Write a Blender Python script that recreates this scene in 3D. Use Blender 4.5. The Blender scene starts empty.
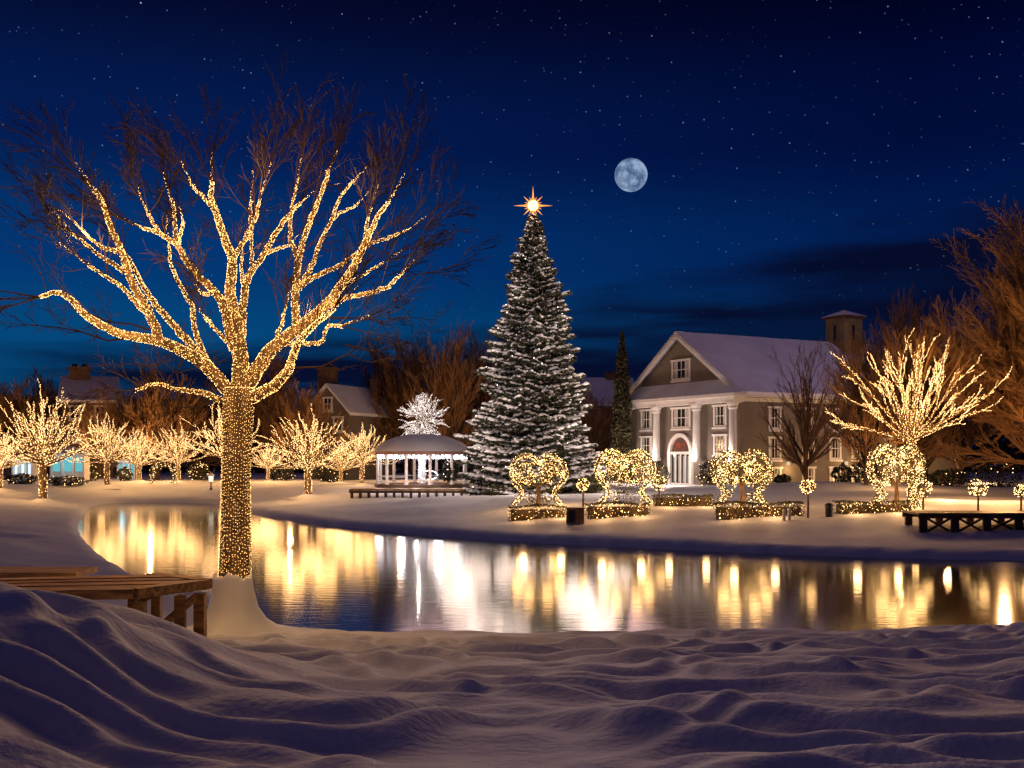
import bpy, math, random
import numpy as np
from mathutils import Vector, Matrix

random.seed(7)
scene = bpy.context.scene
COL = scene.collection
R = math.radians
F = 1067.0            # focal length in pixels of the 1024 px wide frame
EYE = 4.2             # eye height above the water

# ------------------------------------------------------------------ camera
cam = bpy.data.cameras.new('camera')
cam.sensor_width = 36.0
cam.lens = 36.0 * F / 1024.0
cam.shift_y = (455 - 384) / 1024.0
cam.clip_start = 0.1
cam.clip_end = 6000
camo = bpy.data.objects.new('camera', cam)
COL.objects.link(camo)
camo.location = (0, 0, EYE)
camo.rotation_euler = (R(90), 0, 0)
scene.camera = camo

# ------------------------------------------------------------------ render settings
scene.view_settings.view_transform = 'Standard'
scene.view_settings.look = 'None'
scene.view_settings.exposure = 0.0
scene.view_settings.gamma = 1.0
scene.render.engine = 'CYCLES'
scene.cycles.use_denoising = True
scene.cycles.max_bounces = 6
scene.cycles.diffuse_bounces = 3
scene.cycles.glossy_bounces = 3
scene.cycles.transmission_bounces = 3
scene.cycles.sample_clamp_indirect = 3.0
scene.cycles.sample_clamp_direct = 0.0
scene.cycles.caustics_reflective = False
scene.cycles.caustics_refractive = False
scene.cycles.use_light_tree = True

# ------------------------------------------------------------------ night sky
world = bpy.data.worlds.new('World')
scene.world = world
world.use_nodes = True
wn, wl = world.node_tree.nodes, world.node_tree.links
wn.clear()


def wnode(t, **kw):
    n = wn.new(t)
    for k, v in kw.items():
        setattr(n, k, v)
    return n


def wmath(op, a=None, b=None, c=None, clamp=False):
    n = wnode('ShaderNodeMath', operation=op, use_clamp=clamp)
    for i, v in enumerate((a, b, c)):
        if v is None:
            continue
        if isinstance(v, (int, float)):
            n.inputs[i].default_value = v
        else:
            wl.new(v, n.inputs[i])
    return n.outputs[0]


tc = wnode('ShaderNodeTexCoord')
sep = wnode('ShaderNodeSeparateXYZ')
wl.new(tc.outputs['Generated'], sep.inputs[0])
dx, dy, dz = sep.outputs[0], sep.outputs[1], sep.outputs[2]
ramp = wnode('ShaderNodeValToRGB')
wl.new(dz, ramp.inputs[0])
cr = ramp.color_ramp
cr.interpolation = 'EASE'
stops = [(0.0, (0.0015, 0.075, 0.20)), (0.10, (0.0012, 0.062, 0.195)), (0.18, (0.0008, 0.036, 0.165)),
         (0.28, (0.0010, 0.0110, 0.080)), (0.40, (0.0012, 0.0026, 0.022)), (0.60, (0.013, 0.010, 0.040)), (1.0, (0.032, 0.022, 0.066))]
cr.elements[0].position, cr.elements[0].color = stops[0][0], stops[0][1] + (1,)
cr.elements[1].position, cr.elements[1].color = stops[-1][0], stops[-1][1] + (1,)
for p, c in stops[1:-1]:
    e = cr.elements.new(p)
    e.color = c + (1,)
# the sky is darker to the right of the view
dark = wmath('MULTIPLY_ADD', dx, -1.15, 0.72)
dark = wmath('MINIMUM', wmath('MAXIMUM', dark, 0.34), 1.0)
skyc = wnode('ShaderNodeMix', data_type='RGBA', blend_type='MULTIPLY')
skyc.inputs[0].default_value = 1.0
wl.new(ramp.outputs[0], skyc.inputs[6])
comb = wnode('ShaderNodeCombineColor')
wl.new(dark, comb.inputs[0]); wl.new(dark, comb.inputs[1])
wl.new(wmath('MULTIPLY_ADD', dark, 0.75, 0.25), comb.inputs[2])
wl.new(comb.outputs[0], skyc.inputs[7])
# low cloud bank
mp = wnode('ShaderNodeMapping')
mp.inputs['Scale'].default_value = (2.2, 2.2, 17.0)
wl.new(tc.outputs['Generated'], mp.inputs[0])
ns = wnode('ShaderNodeTexNoise')
ns.inputs['Scale'].default_value = 1.5
ns.inputs['Detail'].default_value = 5
ns.inputs['Roughness'].default_value = 0.5
wl.new(mp.outputs[0], ns.inputs[0])
top = wmath('MULTIPLY_ADD', wmath('MAXIMUM', dx, -0.10), 0.25, 0.122)
edge = wmath('ADD', top, wmath('MULTIPLY', wmath('SUBTRACT', ns.outputs[0], 0.5), 0.16))
cm = wmath('MULTIPLY', wmath('SUBTRACT', edge, dz), 26.0, clamp=True)
streak = wmath('MULTIPLY', wmath('SUBTRACT', ns.outputs[0], 0.42), 9.0, clamp=True)
cm = wmath('MULTIPLY', cm, wmath('MULTIPLY_ADD', streak, 0.22, 0.76))
cmix = wnode('ShaderNodeMix', data_type='RGBA')
wl.new(cm, cmix.inputs[0])
wl.new(skyc.outputs[2], cmix.inputs[6])
cmix.inputs[7].default_value = (0.0016, 0.0034, 0.021, 1)
# stars: a few bright, many faint
stars = None
for sc_, thr, gain, cut in ((46.0, 0.042, 1.2, 0.76), (165.0, 0.13, 0.46, 0.0)):
    v = wnode('ShaderNodeTexVoronoi', voronoi_dimensions='3D', feature='F1')
    v.inputs['Scale'].default_value = sc_
    wl.new(tc.outputs['Generated'], v.inputs['Vector'])
    s = wmath('MULTIPLY', wmath('SUBTRACT', thr, v.outputs['Distance']), 1.0 / thr, clamp=True)
    sc2 = wnode('ShaderNodeSeparateColor')
    wl.new(v.outputs['Color'], sc2.inputs[0])
    b = wmath('MULTIPLY', wmath('SUBTRACT', sc2.outputs[0], cut), 1.0 / (1 - cut), clamp=True)
    s = wmath('MULTIPLY', wmath('MULTIPLY', s, wmath('POWER', b, 3.2)), gain)
    stars = s if stars is None else wmath('ADD', stars, s)
fade = wmath('MULTIPLY', wmath('SUBTRACT', dz, 0.10), 7.0, clamp=True)
stars = wmath('MULTIPLY', stars, fade)
sadd = wnode('ShaderNodeMix', data_type='RGBA', blend_type='ADD')
sadd.inputs[0].default_value = 1.0
wl.new(cmix.outputs[2], sadd.inputs[6])
sg = wnode('ShaderNodeCombineColor')
wl.new(wmath('MULTIPLY', stars, 0.62), sg.inputs[0])
wl.new(wmath('MULTIPLY', stars, 0.75), sg.inputs[1])
wl.new(stars, sg.inputs[2])
wl.new(sg.outputs[0], sadd.inputs[7])
bg = wnode('ShaderNodeBackground')
bg.inputs['Strength'].default_value = 1.0
wl.new(sadd.outputs[2], bg.inputs[0])
wo = wnode('ShaderNodeOutputWorld')
wl.new(bg.outputs[0], wo.inputs[0])

# moonlight
sun = bpy.data.lights.new('moonlight', 'SUN')
sun.energy = 0.25
sun.color = (1.0, 0.60, 0.56)
sun.angle = R(26)
suno = bpy.data.objects.new('moonlight', sun)
COL.objects.link(suno)
mdir = Vector((0.1115, 1.0, 0.262)).normalized()
suno.rotation_euler = mdir.to_track_quat('Z', 'Y').to_euler()


# ------------------------------------------------------------------ materials
def mat(name, base=(0.5, 0.5, 0.5), rough=0.7, vary=0.0, vscale=4.0, bump=0.0, bscale=20.0, metal=0.0, stretch=(1, 1, 1),
        emit=None, estr=0.0, coat=0.0, base2=None, bdist=0.02):
    m = bpy.data.materials.new(name)
    m.use_nodes = True
    nt = m.node_tree
    b = nt.nodes['Principled BSDF']
    b.inputs['Roughness'].default_value = rough
    b.inputs['Metallic'].default_value = metal
    b.inputs['Base Color'].default_value = (*base, 1)
    b.inputs['Coat Weight'].default_value = coat
    if emit:
        b.inputs['Emission Color'].default_value = (*emit, 1)
        b.inputs['Emission Strength'].default_value = estr
    if vary or bump:
        t = nt.nodes.new('ShaderNodeTexCoord')
        mpn = nt.nodes.new('ShaderNodeMapping')
        mpn.inputs['Scale'].default_value = stretch
        nt.links.new(t.outputs['Object'], mpn.inputs[0])
    if vary:
        n = nt.nodes.new('ShaderNodeTexNoise')
        n.inputs['Scale'].default_value = vscale
        n.inputs['Detail'].default_value = 5
        nt.links.new(mpn.outputs[0], n.inputs[0])
        rr = nt.nodes.new('ShaderNodeValToRGB')
        lo = base2 if base2 else tuple(c * (1 - vary) for c in base)
        hi = base if base2 else tuple(min(1, c * (1 + vary)) for c in base)
        rr.color_ramp.elements[0].position = 0.34
        rr.color_ramp.elements[1].position = 0.66
        rr.color_ramp.elements[0].color = (*lo, 1)
        rr.color_ramp.elements[1].color = (*hi, 1)
        nt.links.new(n.outputs[0], rr.inputs[0])
        nt.links.new(rr.outputs[0], b.inputs['Base Color'])
    if bump:
        n2 = nt.nodes.new('ShaderNodeTexNoise')
        n2.inputs['Scale'].default_value = bscale
        n2.inputs['Detail'].default_value = 6
        nt.links.new(mpn.outputs[0], n2.inputs[0])
        bp = nt.nodes.new('ShaderNodeBump')
        bp.inputs['Strength'].default_value = bump
        bp.inputs['Distance'].default_value = bdist
        nt.links.new(n2.outputs[0], bp.inputs['Height'])
        nt.links.new(bp.outputs[0], b.inputs['Normal'])
    return m


def emat(name, color, strength, sampling='NONE'):
    m = bpy.data.materials.new(name)
    m.use_nodes = True
    nt = m.node_tree
    nt.nodes.clear()
    e = nt.nodes.new('ShaderNodeEmission')
    e.inputs[0].default_value = (*color, 1)
    e.inputs[1].default_value = strength
    o = nt.nodes.new('ShaderNodeOutputMaterial')
    nt.links.new(e.outputs[0], o.inputs[0])
    m.cycles.emission_sampling = sampling
    return m


M = {}
M['snow'] = mat('snow_ground', (0.80, 0.80, 0.83), 0.65, vary=0.03, vscale=0.8, bump=0.6, bscale=14.0, bdist=0.03)
M['snow2'] = mat('snow_cap', (0.82, 0.82, 0.85), 0.6, vary=0.04, vscale=1.5, bump=0.3, bscale=6.0, bdist=0.03)
M['roof_snow'] = mat('roof_snow', (0.78, 0.77, 0.82), 0.6, vary=0.08, vscale=0.35, bump=0.5, bscale=1.2, bdist=0.08)
M['bark'] = mat('bark', (0.17, 0.105, 0.05), 0.85, vary=0.5, vscale=9, bump=1.0, bscale=26, stretch=(1, 1, 0.22), bdist=0.03)
M['twig'] = mat('twig_bark', (0.045, 0.019, 0.011), 0.8, vary=0.3, vscale=3)
M['brown'] = mat('bare_crown', (0.23, 0.12, 0.045), 0.85, vary=0.35, vscale=0.6)
M['dark_tw'] = mat('dark_crown', (0.085, 0.045, 0.028), 0.85, vary=0.3, vscale=0.8)
M['needle'] = mat('needles', (0.026, 0.030, 0.014), 0.7, vary=0.5, vscale=1.2)
M['cypress'] = mat('cypress_leaves', (0.060, 0.055, 0.022), 0.8, vary=0.4, vscale=2)
M['leaf'] = mat('hedge_leaves', (0.075, 0.070, 0.020), 0.7, vary=0.5, vscale=3)
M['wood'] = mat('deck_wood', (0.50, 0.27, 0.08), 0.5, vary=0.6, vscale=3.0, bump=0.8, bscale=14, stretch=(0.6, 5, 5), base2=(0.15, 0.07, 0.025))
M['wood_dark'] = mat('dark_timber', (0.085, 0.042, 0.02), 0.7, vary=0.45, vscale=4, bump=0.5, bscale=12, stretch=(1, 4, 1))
M['taupe'] = mat('taupe_render', (0.155, 0.125, 0.10), 0.85, vary=0.10, vscale=0.7, bump=0.25, bscale=16)
M['white'] = mat('white_paint', (0.74, 0.71, 0.68), 0.55, vary=0.06, vscale=1.3)
M['slate'] = mat('slate', (0.06, 0.055, 0.06), 0.7, vary=0.4, vscale=1.2)
M['brick'] = mat('chimney_brick', (0.16, 0.085, 0.05), 0.85, vary=0.35, vscale=2.5, bump=0.4, bscale=8)
M['tower'] = mat('tower_render', (0.30, 0.21, 0.085), 0.85, vary=0.25, vscale=1.0, bump=0.3, bscale=6)
M['iron'] = mat('dark_iron', (0.02, 0.02, 0.022), 0.5, vary=0.2, vscale=4)
M['glass'] = mat('dark_glass', (0.02, 0.018, 0.016), 0.12, vary=0.5, vscale=1.1)
M['curtain'] = mat('curtain', (0.42, 0.38, 0.33), 0.9, vary=0.25, vscale=4, stretch=(6, 6, 0.3))
M['bulb'] = emat('warm_bulb', (1.0, 0.56, 0.20), 15.0, 'NONE')
M['bulb_main'] = emat('warm_bulb_near', (1.0, 0.52, 0.15), 9.0, 'NONE')
M['bulb_far'] = emat('warm_bulb_far', (1.0, 0.57, 0.22), 8.0, 'NONE')
M['bulb_white'] = emat('white_bulb', (1.0, 0.86, 0.80), 6.5, 'NONE')
M['bulb_cold'] = emat('cold_bulb', (0.86, 0.90, 1.0), 6.0, 'NONE')
M['star'] = emat('star_light', (1.0, 0.62, 0.22), 4.0, 'NONE')
M['teal'] = emat('teal_window', (0.22, 0.85, 0.95), 0.6, 'NONE')
M['palewin'] = emat('pale_window', (0.75, 0.85, 1.0), 1.3, 'NONE')
M['redwin'] = emat('red_transom', (0.75, 0.12, 0.06), 0.55, 'NONE')
M['warmwin'] = emat('warm_window', (1.0, 0.75, 0.5), 0.8, 'NONE')
M['doorwin'] = emat('door_window', (1.0, 0.86, 0.72), 0.50, 'NONE')

# water: dark, slightly rough, long ripples across the view
mw = bpy.data.materials.new('pond_water')
mw.use_nodes = True
nt = mw.node_tree
b = nt.nodes['Principled BSDF']
b.inputs['Base Color'].default_value = (0.004, 0.006, 0.012, 1)
b.inputs['Roughness'].default_value = 0.085
b.inputs['IOR'].default_value = 1.33
b.inputs['Specular IOR Level'].default_value = 0.9
tcn = nt.nodes.new('ShaderNodeTexCoord')
hs = None
for scl, st, det, amp in (((0.9, 5.0, 1), 1.0, 2, 0.9), ((2.6, 13.0, 1), 1.0, 2, 0.14)):
    mpn = nt.nodes.new('ShaderNodeMapping')
    mpn.inputs['Scale'].default_value = scl
    nt.links.new(tcn.outputs['Object'], mpn.inputs[0])
    n = nt.nodes.new('ShaderNodeTexNoise')
    n.inputs['Scale'].default_value = st
    n.inputs['Detail'].default_value = det
    nt.links.new(mpn.outputs[0], n.inputs[0])
    mm = nt.nodes.new('ShaderNodeMath')
    mm.operation = 'MULTIPLY'
    mm.inputs[1].default_value = amp
    nt.links.new(n.outputs[0], mm.inputs[0])
    if hs is None:
        hs = mm.outputs[0]
    else:
        ad = nt.nodes.new('ShaderNodeMath')
        ad.operation = 'ADD'
        nt.links.new(hs, ad.inputs[0])
        nt.links.new(mm.outputs[0], ad.inputs[1])
        hs = ad.outputs[0]
bp = nt.nodes.new('ShaderNodeBump')
bp.inputs['Strength'].default_value = 1.0
bp.inputs['Distance'].default_value = 0.004
nt.links.new(hs, bp.inputs['Height'])
nt.links.new(bp.outputs[0], b.inputs['Normal'])
M['water'] = mw

# moon surface
mm_ = bpy.data.materials.new('moon_surface')
mm_.use_nodes = True
nt = mm_.node_tree
nt.nodes.clear()
tcn = nt.nodes.new('ShaderNodeTexCoord')
n = nt.nodes.new('ShaderNodeTexNoise')
n.inputs['Scale'].default_value = 0.036
n.inputs['Detail'].default_value = 7
n.inputs['Roughness'].default_value = 0.62
nt.links.new(tcn.outputs['Object'], n.inputs[0])
rr = nt.nodes.new('ShaderNodeValToRGB')
rr.color_ramp.elements[0].position = 0.40
rr.color_ramp.elements[0].color = (0.075, 0.13, 0.26, 1)
rr.color_ramp.elements[1].position = 0.60
rr.color_ramp.elements[1].color = (0.30, 0.40, 0.58, 1)
nt.links.new(n.outputs[0], rr.inputs[0])
e = nt.nodes.new('ShaderNodeEmission')
e.inputs[1].default_value = 1.0
nt.links.new(rr.outputs[0], e.inputs[0])
o = nt.nodes.new('ShaderNodeOutputMaterial')
nt.links.new(e.outputs[0], o.inputs[0])
mm_.cycles.emission_sampling = 'NONE'
M['moon'] = mm_


# ------------------------------------------------------------------ helpers
def world_pt(px, py, Y):
    return np.array(((px - 512) / F * Y, Y, EYE - (py - 455) / F * Y))


class MB:
    def __init__(self):
        self.v, self.f, self.n = [], [], 0

    def add(self, verts, faces):
        verts = np.asarray(verts, float)
        self.v.append(verts)
        self.f.append(np.asarray(faces, np.int64) + self.n)
        self.n += len(verts)

    def box(self, c, s, rz=0.0):
        x, y, z = s[0] / 2, s[1] / 2, s[2] / 2
        v = np.array([(-x, -y, -z), (x, -y, -z), (x, y, -z), (-x, y, -z), (-x, -y, z), (x, -y, z), (x, y, z), (-x, y, z)])
        if rz:
            ca, sa = math.cos(rz), math.sin(rz)
            v = v @ np.array([[ca, sa, 0], [-sa, ca, 0], [0, 0, 1]])
        self.add(v + np.array(c), [(0, 3, 2, 1), (4, 5, 6, 7), (0, 1, 5, 4), (1, 2, 6, 5), (2, 3, 7, 6), (3, 0, 4, 7)])

    def bar(self, a, b_, w, h=None):
        """square bar from a to b"""
        h = h or w
        a, b_ = np.array(a, float), np.array(b_, float)
        d = b_ - a
        d = d / np.linalg.norm(d)
        up = np.array((0, 0, 1.0)) if abs(d[2]) < 0.95 else np.array((1.0, 0, 0))
        s = np.cross(d, up); s /= np.linalg.norm(s)
        u = np.cross(s, d)
        s, u = s * w / 2, u * h / 2
        v = [a - s - u, a + s - u, a + s + u, a - s + u, b_ - s - u, b_ + s - u, b_ + s + u, b_ - s + u]
        self.add(v, [(0, 1, 2, 3), (7, 6, 5, 4), (0, 4, 5, 1), (1, 5, 6, 2), (2, 6, 7, 3), (3, 7, 4, 0)])

    def tube(self, pts, rad, n=6):
        pts = np.asarray(pts, float)
        k = len(pts)
        rad = np.asarray(rad, float)
        d = np.empty_like(pts)
        d[1:-1] = pts[2:] - pts[:-2]
        d[0] = pts[1] - pts[0]
        d[-1] = pts[-1] - pts[-2]
        d /= np.linalg.norm(d, axis=1)[:, None] + 1e-9
        ref = np.array((0.0, 1.0, 0.0)) if abs(d[0][1]) < 0.9 else np.array((1.0, 0.0, 0.0))
        s = np.cross(d, ref)
        s /= np.linalg.norm(s, axis=1)[:, None] + 1e-9
        u = np.cross(s, d)
        a = np.arange(n) * 2 * math.pi / n
        v = pts[:, None, :] + rad[:, None, None] * (np.cos(a)[None, :, None] * s[:, None, :] + np.sin(a)[None, :, None] * u[:, None, :])
        i = np.arange(k - 1)[:, None] * n
        j = np.arange(n)[None, :]
        j2 = (j + 1) % n
        f = np.stack([i + j, i + j2, i + n + j2, i + n + j], -1).reshape(-1, 4)
        self.add(v.reshape(-1, 3), f)

    def lathe(self, prof, n=24, c=(0, 0, 0), cap=True):
        prof = np.asarray(prof, float)
        a = np.arange(n) * 2 * math.pi / n
        v = np.stack([prof[:, None, 0] * np.cos(a), prof[:, None, 0] * np.sin(a), np.repeat(prof[:, 1:2], n, 1)], -1).reshape(-1, 3) + np.array(c)
        k = len(prof)
        i = np.arange(k - 1)[:, None] * n
        j = np.arange(n)[None, :]
        j2 = (j + 1) % n
        self.add(v, np.stack([i + j, i + j2, i + n + j2, i + n + j], -1).reshape(-1, 4))
        if cap:
            for row in (0, k - 1):
                if prof[row][0] > 1e-4:
                    ring = v[row * n:(row + 1) * n]
                    cc = ring.mean(0)
                    jj = np.arange(n)
                    self.add(np.vstack([ring, cc]), np.stack([jj, (jj + 1) % n, np.full(n, n)], -1))

    def prism(self, poly, z0, z1):
        """vertical prism over a polygon"""
        n = len(poly)
        v = [(x, y, z0) for x, y in poly] + [(x, y, z1) for x, y in poly]
        self.add(v, [(i, (i + 1) % n, n + (i + 1) % n, n + i) for i in range(n)])
        cx, cy = np.mean([p[0] for p in poly]), np.mean([p[1] for p in poly])
        for k, z in ((0, z0), (1, z1)):
            vv = [(x, y, z) for x, y in poly] + [(cx, cy, z)]
            self.add(vv, [(i, (i + 1) % n, n) for i in range(n)])

    def poly(self, pts):
        self.add(pts, [tuple(range(len(pts)))])

    def octas(self, c, r):
        c = np.asarray(c, float)
        r = np.broadcast_to(np.asarray(r, float), (len(c),))
        t = np.array([(1, 0, 0), (-1, 0, 0), (0, 1, 0), (0, -1, 0), (0, 0, 1), (0, 0, -1)], float)
        f = np.array([(0, 2, 4), (2, 1, 4), (1, 3, 4), (3, 0, 4), (2, 0, 5), (1, 2, 5), (3, 1, 5), (0, 3, 5)])
        v = (c[:, None, :] + r[:, None, None] * t[None]).reshape(-1, 3)
        ff = (f[None] + (np.arange(len(c)) * 6)[:, None, None]).reshape(-1, 3)
        self.add(v, ff)

    def leaves(self, c, size, rng, flat=0.0):
        """small random quads"""
        c = np.asarray(c, float)
        n = len(c)
        a = rng.normal(size=(n, 3)); a[:, 2] *= (1 - flat)
        a /= np.linalg.norm(a, axis=1)[:, None]
        b_ = rng.normal(size=(n, 3)); b_[:, 2] *= (1 - flat)
        b_ -= a * (a * b_).sum(1)[:, None]
        b_ /= np.linalg.norm(b_, axis=1)[:, None]
        s = (np.broadcast_to(size, (n,)) * rng.uniform(0.6, 1.3, n))[:, None]
        v = np.stack([c - a * s, c - b_ * s * 0.45, c + a * s, c + b_ * s * 0.45], 1).reshape(-1, 3)
        self.add(v, np.arange(4 * n).reshape(-1, 4))

    def blobs(self, c, sx, sz, rng, axis=None):
        """irregular flattened lumps (snow on boughs)"""
        c = np.asarray(c, float)
        n = len(c)
        a = np.arange(6) * math.pi / 3
        t = [(0, 0, 1.0)] + [(0.72 * math.cos(x), 0.72 * math.sin(x), 0.62) for x in a] + [(math.cos(x + .5), math.sin(x + .5), -0.1) for x in a] + [(0, 0, -0.5)]
        t = np.array(t)
        f = [(0, 1 + i, 1 + (i + 1) % 6) for i in range(6)]
        for i in range(6):
            f += [(1 + i, 7 + i, 1 + (i + 1) % 6), (1 + (i + 1) % 6, 7 + i, 7 + (i + 1) % 6)]
        f += [(13, 7 + (i + 1) % 6, 7 + i) for i in range(6)]
        f = np.array(f)
        v = t[None] * rng.uniform(0.65, 1.3, (n, 14, 1))
        v[:, :, 0] *= np.broadcast_to(sx, (n,))[:, None]
        v[:, :, 1] *= np.broadcast_to(sx, (n,))[:, None] * 0.62
        v[:, :, 2] *= np.broadcast_to(sz, (n,))[:, None]
        if axis is not None:
            ca, sa = np.cos(axis)[:, None], np.sin(axis)[:, None]
            x, y = v[:, :, 0].copy(), v[:, :, 1].copy()
            v[:, :, 0], v[:, :, 1] = x * ca - y * sa, x * sa + y * ca
        v = (v + c[:, None, :]).reshape(-1, 3)
        self.add(v, (f[None] + (np.arange(n) * 14)[:, None, None]).reshape(-1, 3))

    def mesh(self, name, material, smooth=False):
        me = bpy.data.meshes.new(name)
        if self.v:
            V = np.vstack(self.v)
            loops = np.concatenate([f.reshape(-1) for f in self.f])
            tot = np.concatenate([np.full(len(f), f.shape[1]) for f in self.f])
            st = np.concatenate([[0], np.cumsum(tot)[:-1]])
            me.vertices.add(len(V)); me.vertices.foreach_set('co', V.reshape(-1))
            me.loops.add(len(loops)); me.loops.foreach_set('vertex_index', loops)
            me.polygons.add(len(tot)); me.polygons.foreach_set('loop_start', st); me.polygons.foreach_set('loop_total', tot)
            me.update(calc_edges=True)
            me.polygons.foreach_set('use_smooth', [smooth] * len(tot))
        me.materials.append(material)
        return me

    def build(self, name, material, parent=None, smooth=False, **tags):
        o = bpy.data.objects.new(name, self.mesh(name, material, smooth))
        COL.objects.link(o)
        if parent is not None:
            o.parent = parent
        for k, v in tags.items():
            o[k] = v
        if name.endswith('_lights'):
            o['kind'] = 'stuff'
        return o


def thing(name, label, cat, loc=(0, 0, 0), rz=0.0, group=None, scale=None):
    o = bpy.data.objects.new(name, None)
    COL.objects.link(o)
    o.location = loc
    o.rotation_euler = (0, 0, rz)
    if scale is not None:
        o.scale = scale
    o['label'] = label
    o['category'] = cat
    if group:
        o['group'] = group
    return o


def dup(root, label, loc, rz=0.0, scale=None, group=None):
    def cp(o, parent):
        c = o.copy()
        COL.objects.link(c)
        c.parent = parent
        for ch in o.children:
            cp(ch, c)
        return c
    r = cp(root, None)
    r.location = loc
    r.rotation_euler = (0, 0, rz)
    if scale is not None:
        r.scale = scale
    r['label'] = label
    if group:
        r['group'] = group
    return r


def lamp(loc, power, color=(1.0, 0.62, 0.26), radius=0.15, parent=None, name='lamp'):
    l = bpy.data.lights.new(name, 'POINT')
    l.energy = power
    l.color = color
    l.shadow_soft_size = radius
    o = bpy.data.objects.new(name, l)
    COL.objects.link(o)
    o.location = loc
    if parent is not None:
        o.parent = parent
    return o


WARM = (1.0, 0.52, 0.18)


def vnoise(x, y, seed=0):
    """smooth value noise, numpy"""
    xi, yi = np.floor(x).astype(np.int64), np.floor(y).astype(np.int64)
    fx, fy = x - xi, y - yi
    fx, fy = fx * fx * fx * (fx * (fx * 6 - 15) + 10), fy * fy * fy * (fy * (fy * 6 - 15) + 10)

    def h(a, b_):
        n_ = (a * 374761393 + b_ * 668265263 + seed * 1442695041) & 0x7fffffff
        n_ = ((n_ ^ (n_ >> 13)) * 1274126177) & 0x7fffffff
        return ((n_ ^ (n_ >> 16)) & 0xffff) / 65535.0
    return (h(xi, yi) * (1 - fx) + h(xi + 1, yi) * fx) * (1 - fy) + (h(xi, yi + 1) * (1 - fx) + h(xi + 1, yi + 1) * fx) * fy


# ------------------------------------------------------------------ ground and pond
POND = [(-6.2, 23.5), (-2, 22.3), (4, 22), (10, 22.3), (16, 23), (24, 24), (34, 26), (42, 33), (34, 40), (20, 42.5), (16, 43.2), (11.5, 44.8),
        (5, 48.5), (0, 51.5), (-4, 55), (-9, 61), (-13.5, 67), (-17.5, 74), (-22, 84), (-25, 92), (-30, 94.5), (-35.5, 94),
        (-34.5, 87), (-30.5, 76), (-25, 61), (-19, 48), (-13.9, 38), (-8.8, 30)]


def chaikin(p, k=2):
    for _ in range(k):
        q = []
        for i in range(len(p)):
            a, b_ = np.array(p[i]), np.array(p[(i + 1) % len(p)])
            q += [tuple(a * .75 + b_ * .25), tuple(a * .25 + b_ * .75)]
        p = q
    return p


POND = chaikin(POND, 2)


def pond_sd(x, y):
    """signed distance, positive on land"""
    best = np.full(x.shape, 1e9)
    inside = np.zeros(x.shape, bool)
    n_ = len(POND)
    for i in range(n_):
        ax, ay = POND[i]
        bx, by = POND[(i + 1) % n_]
        ex, ey = bx - ax, by - ay
        t = np.clip(((x - ax) * ex + (y - ay) * ey) / (ex * ex + ey * ey), 0, 1)
        best = np.minimum(best, (x - ax - t * ex) ** 2 + (y - ay - t * ey) ** 2)
        c = (ay > y) != (by > y)
        inside ^= c & (x < (bx - ax) * (y - ay) / (by - ay + 1e-12) + ax)
    d = np.sqrt(best)
    return np.where(inside, -d, d)


def ss(t):
    t = np.clip(t, 0, 1)
    return t * t * (3 - 2 * t)


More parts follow.
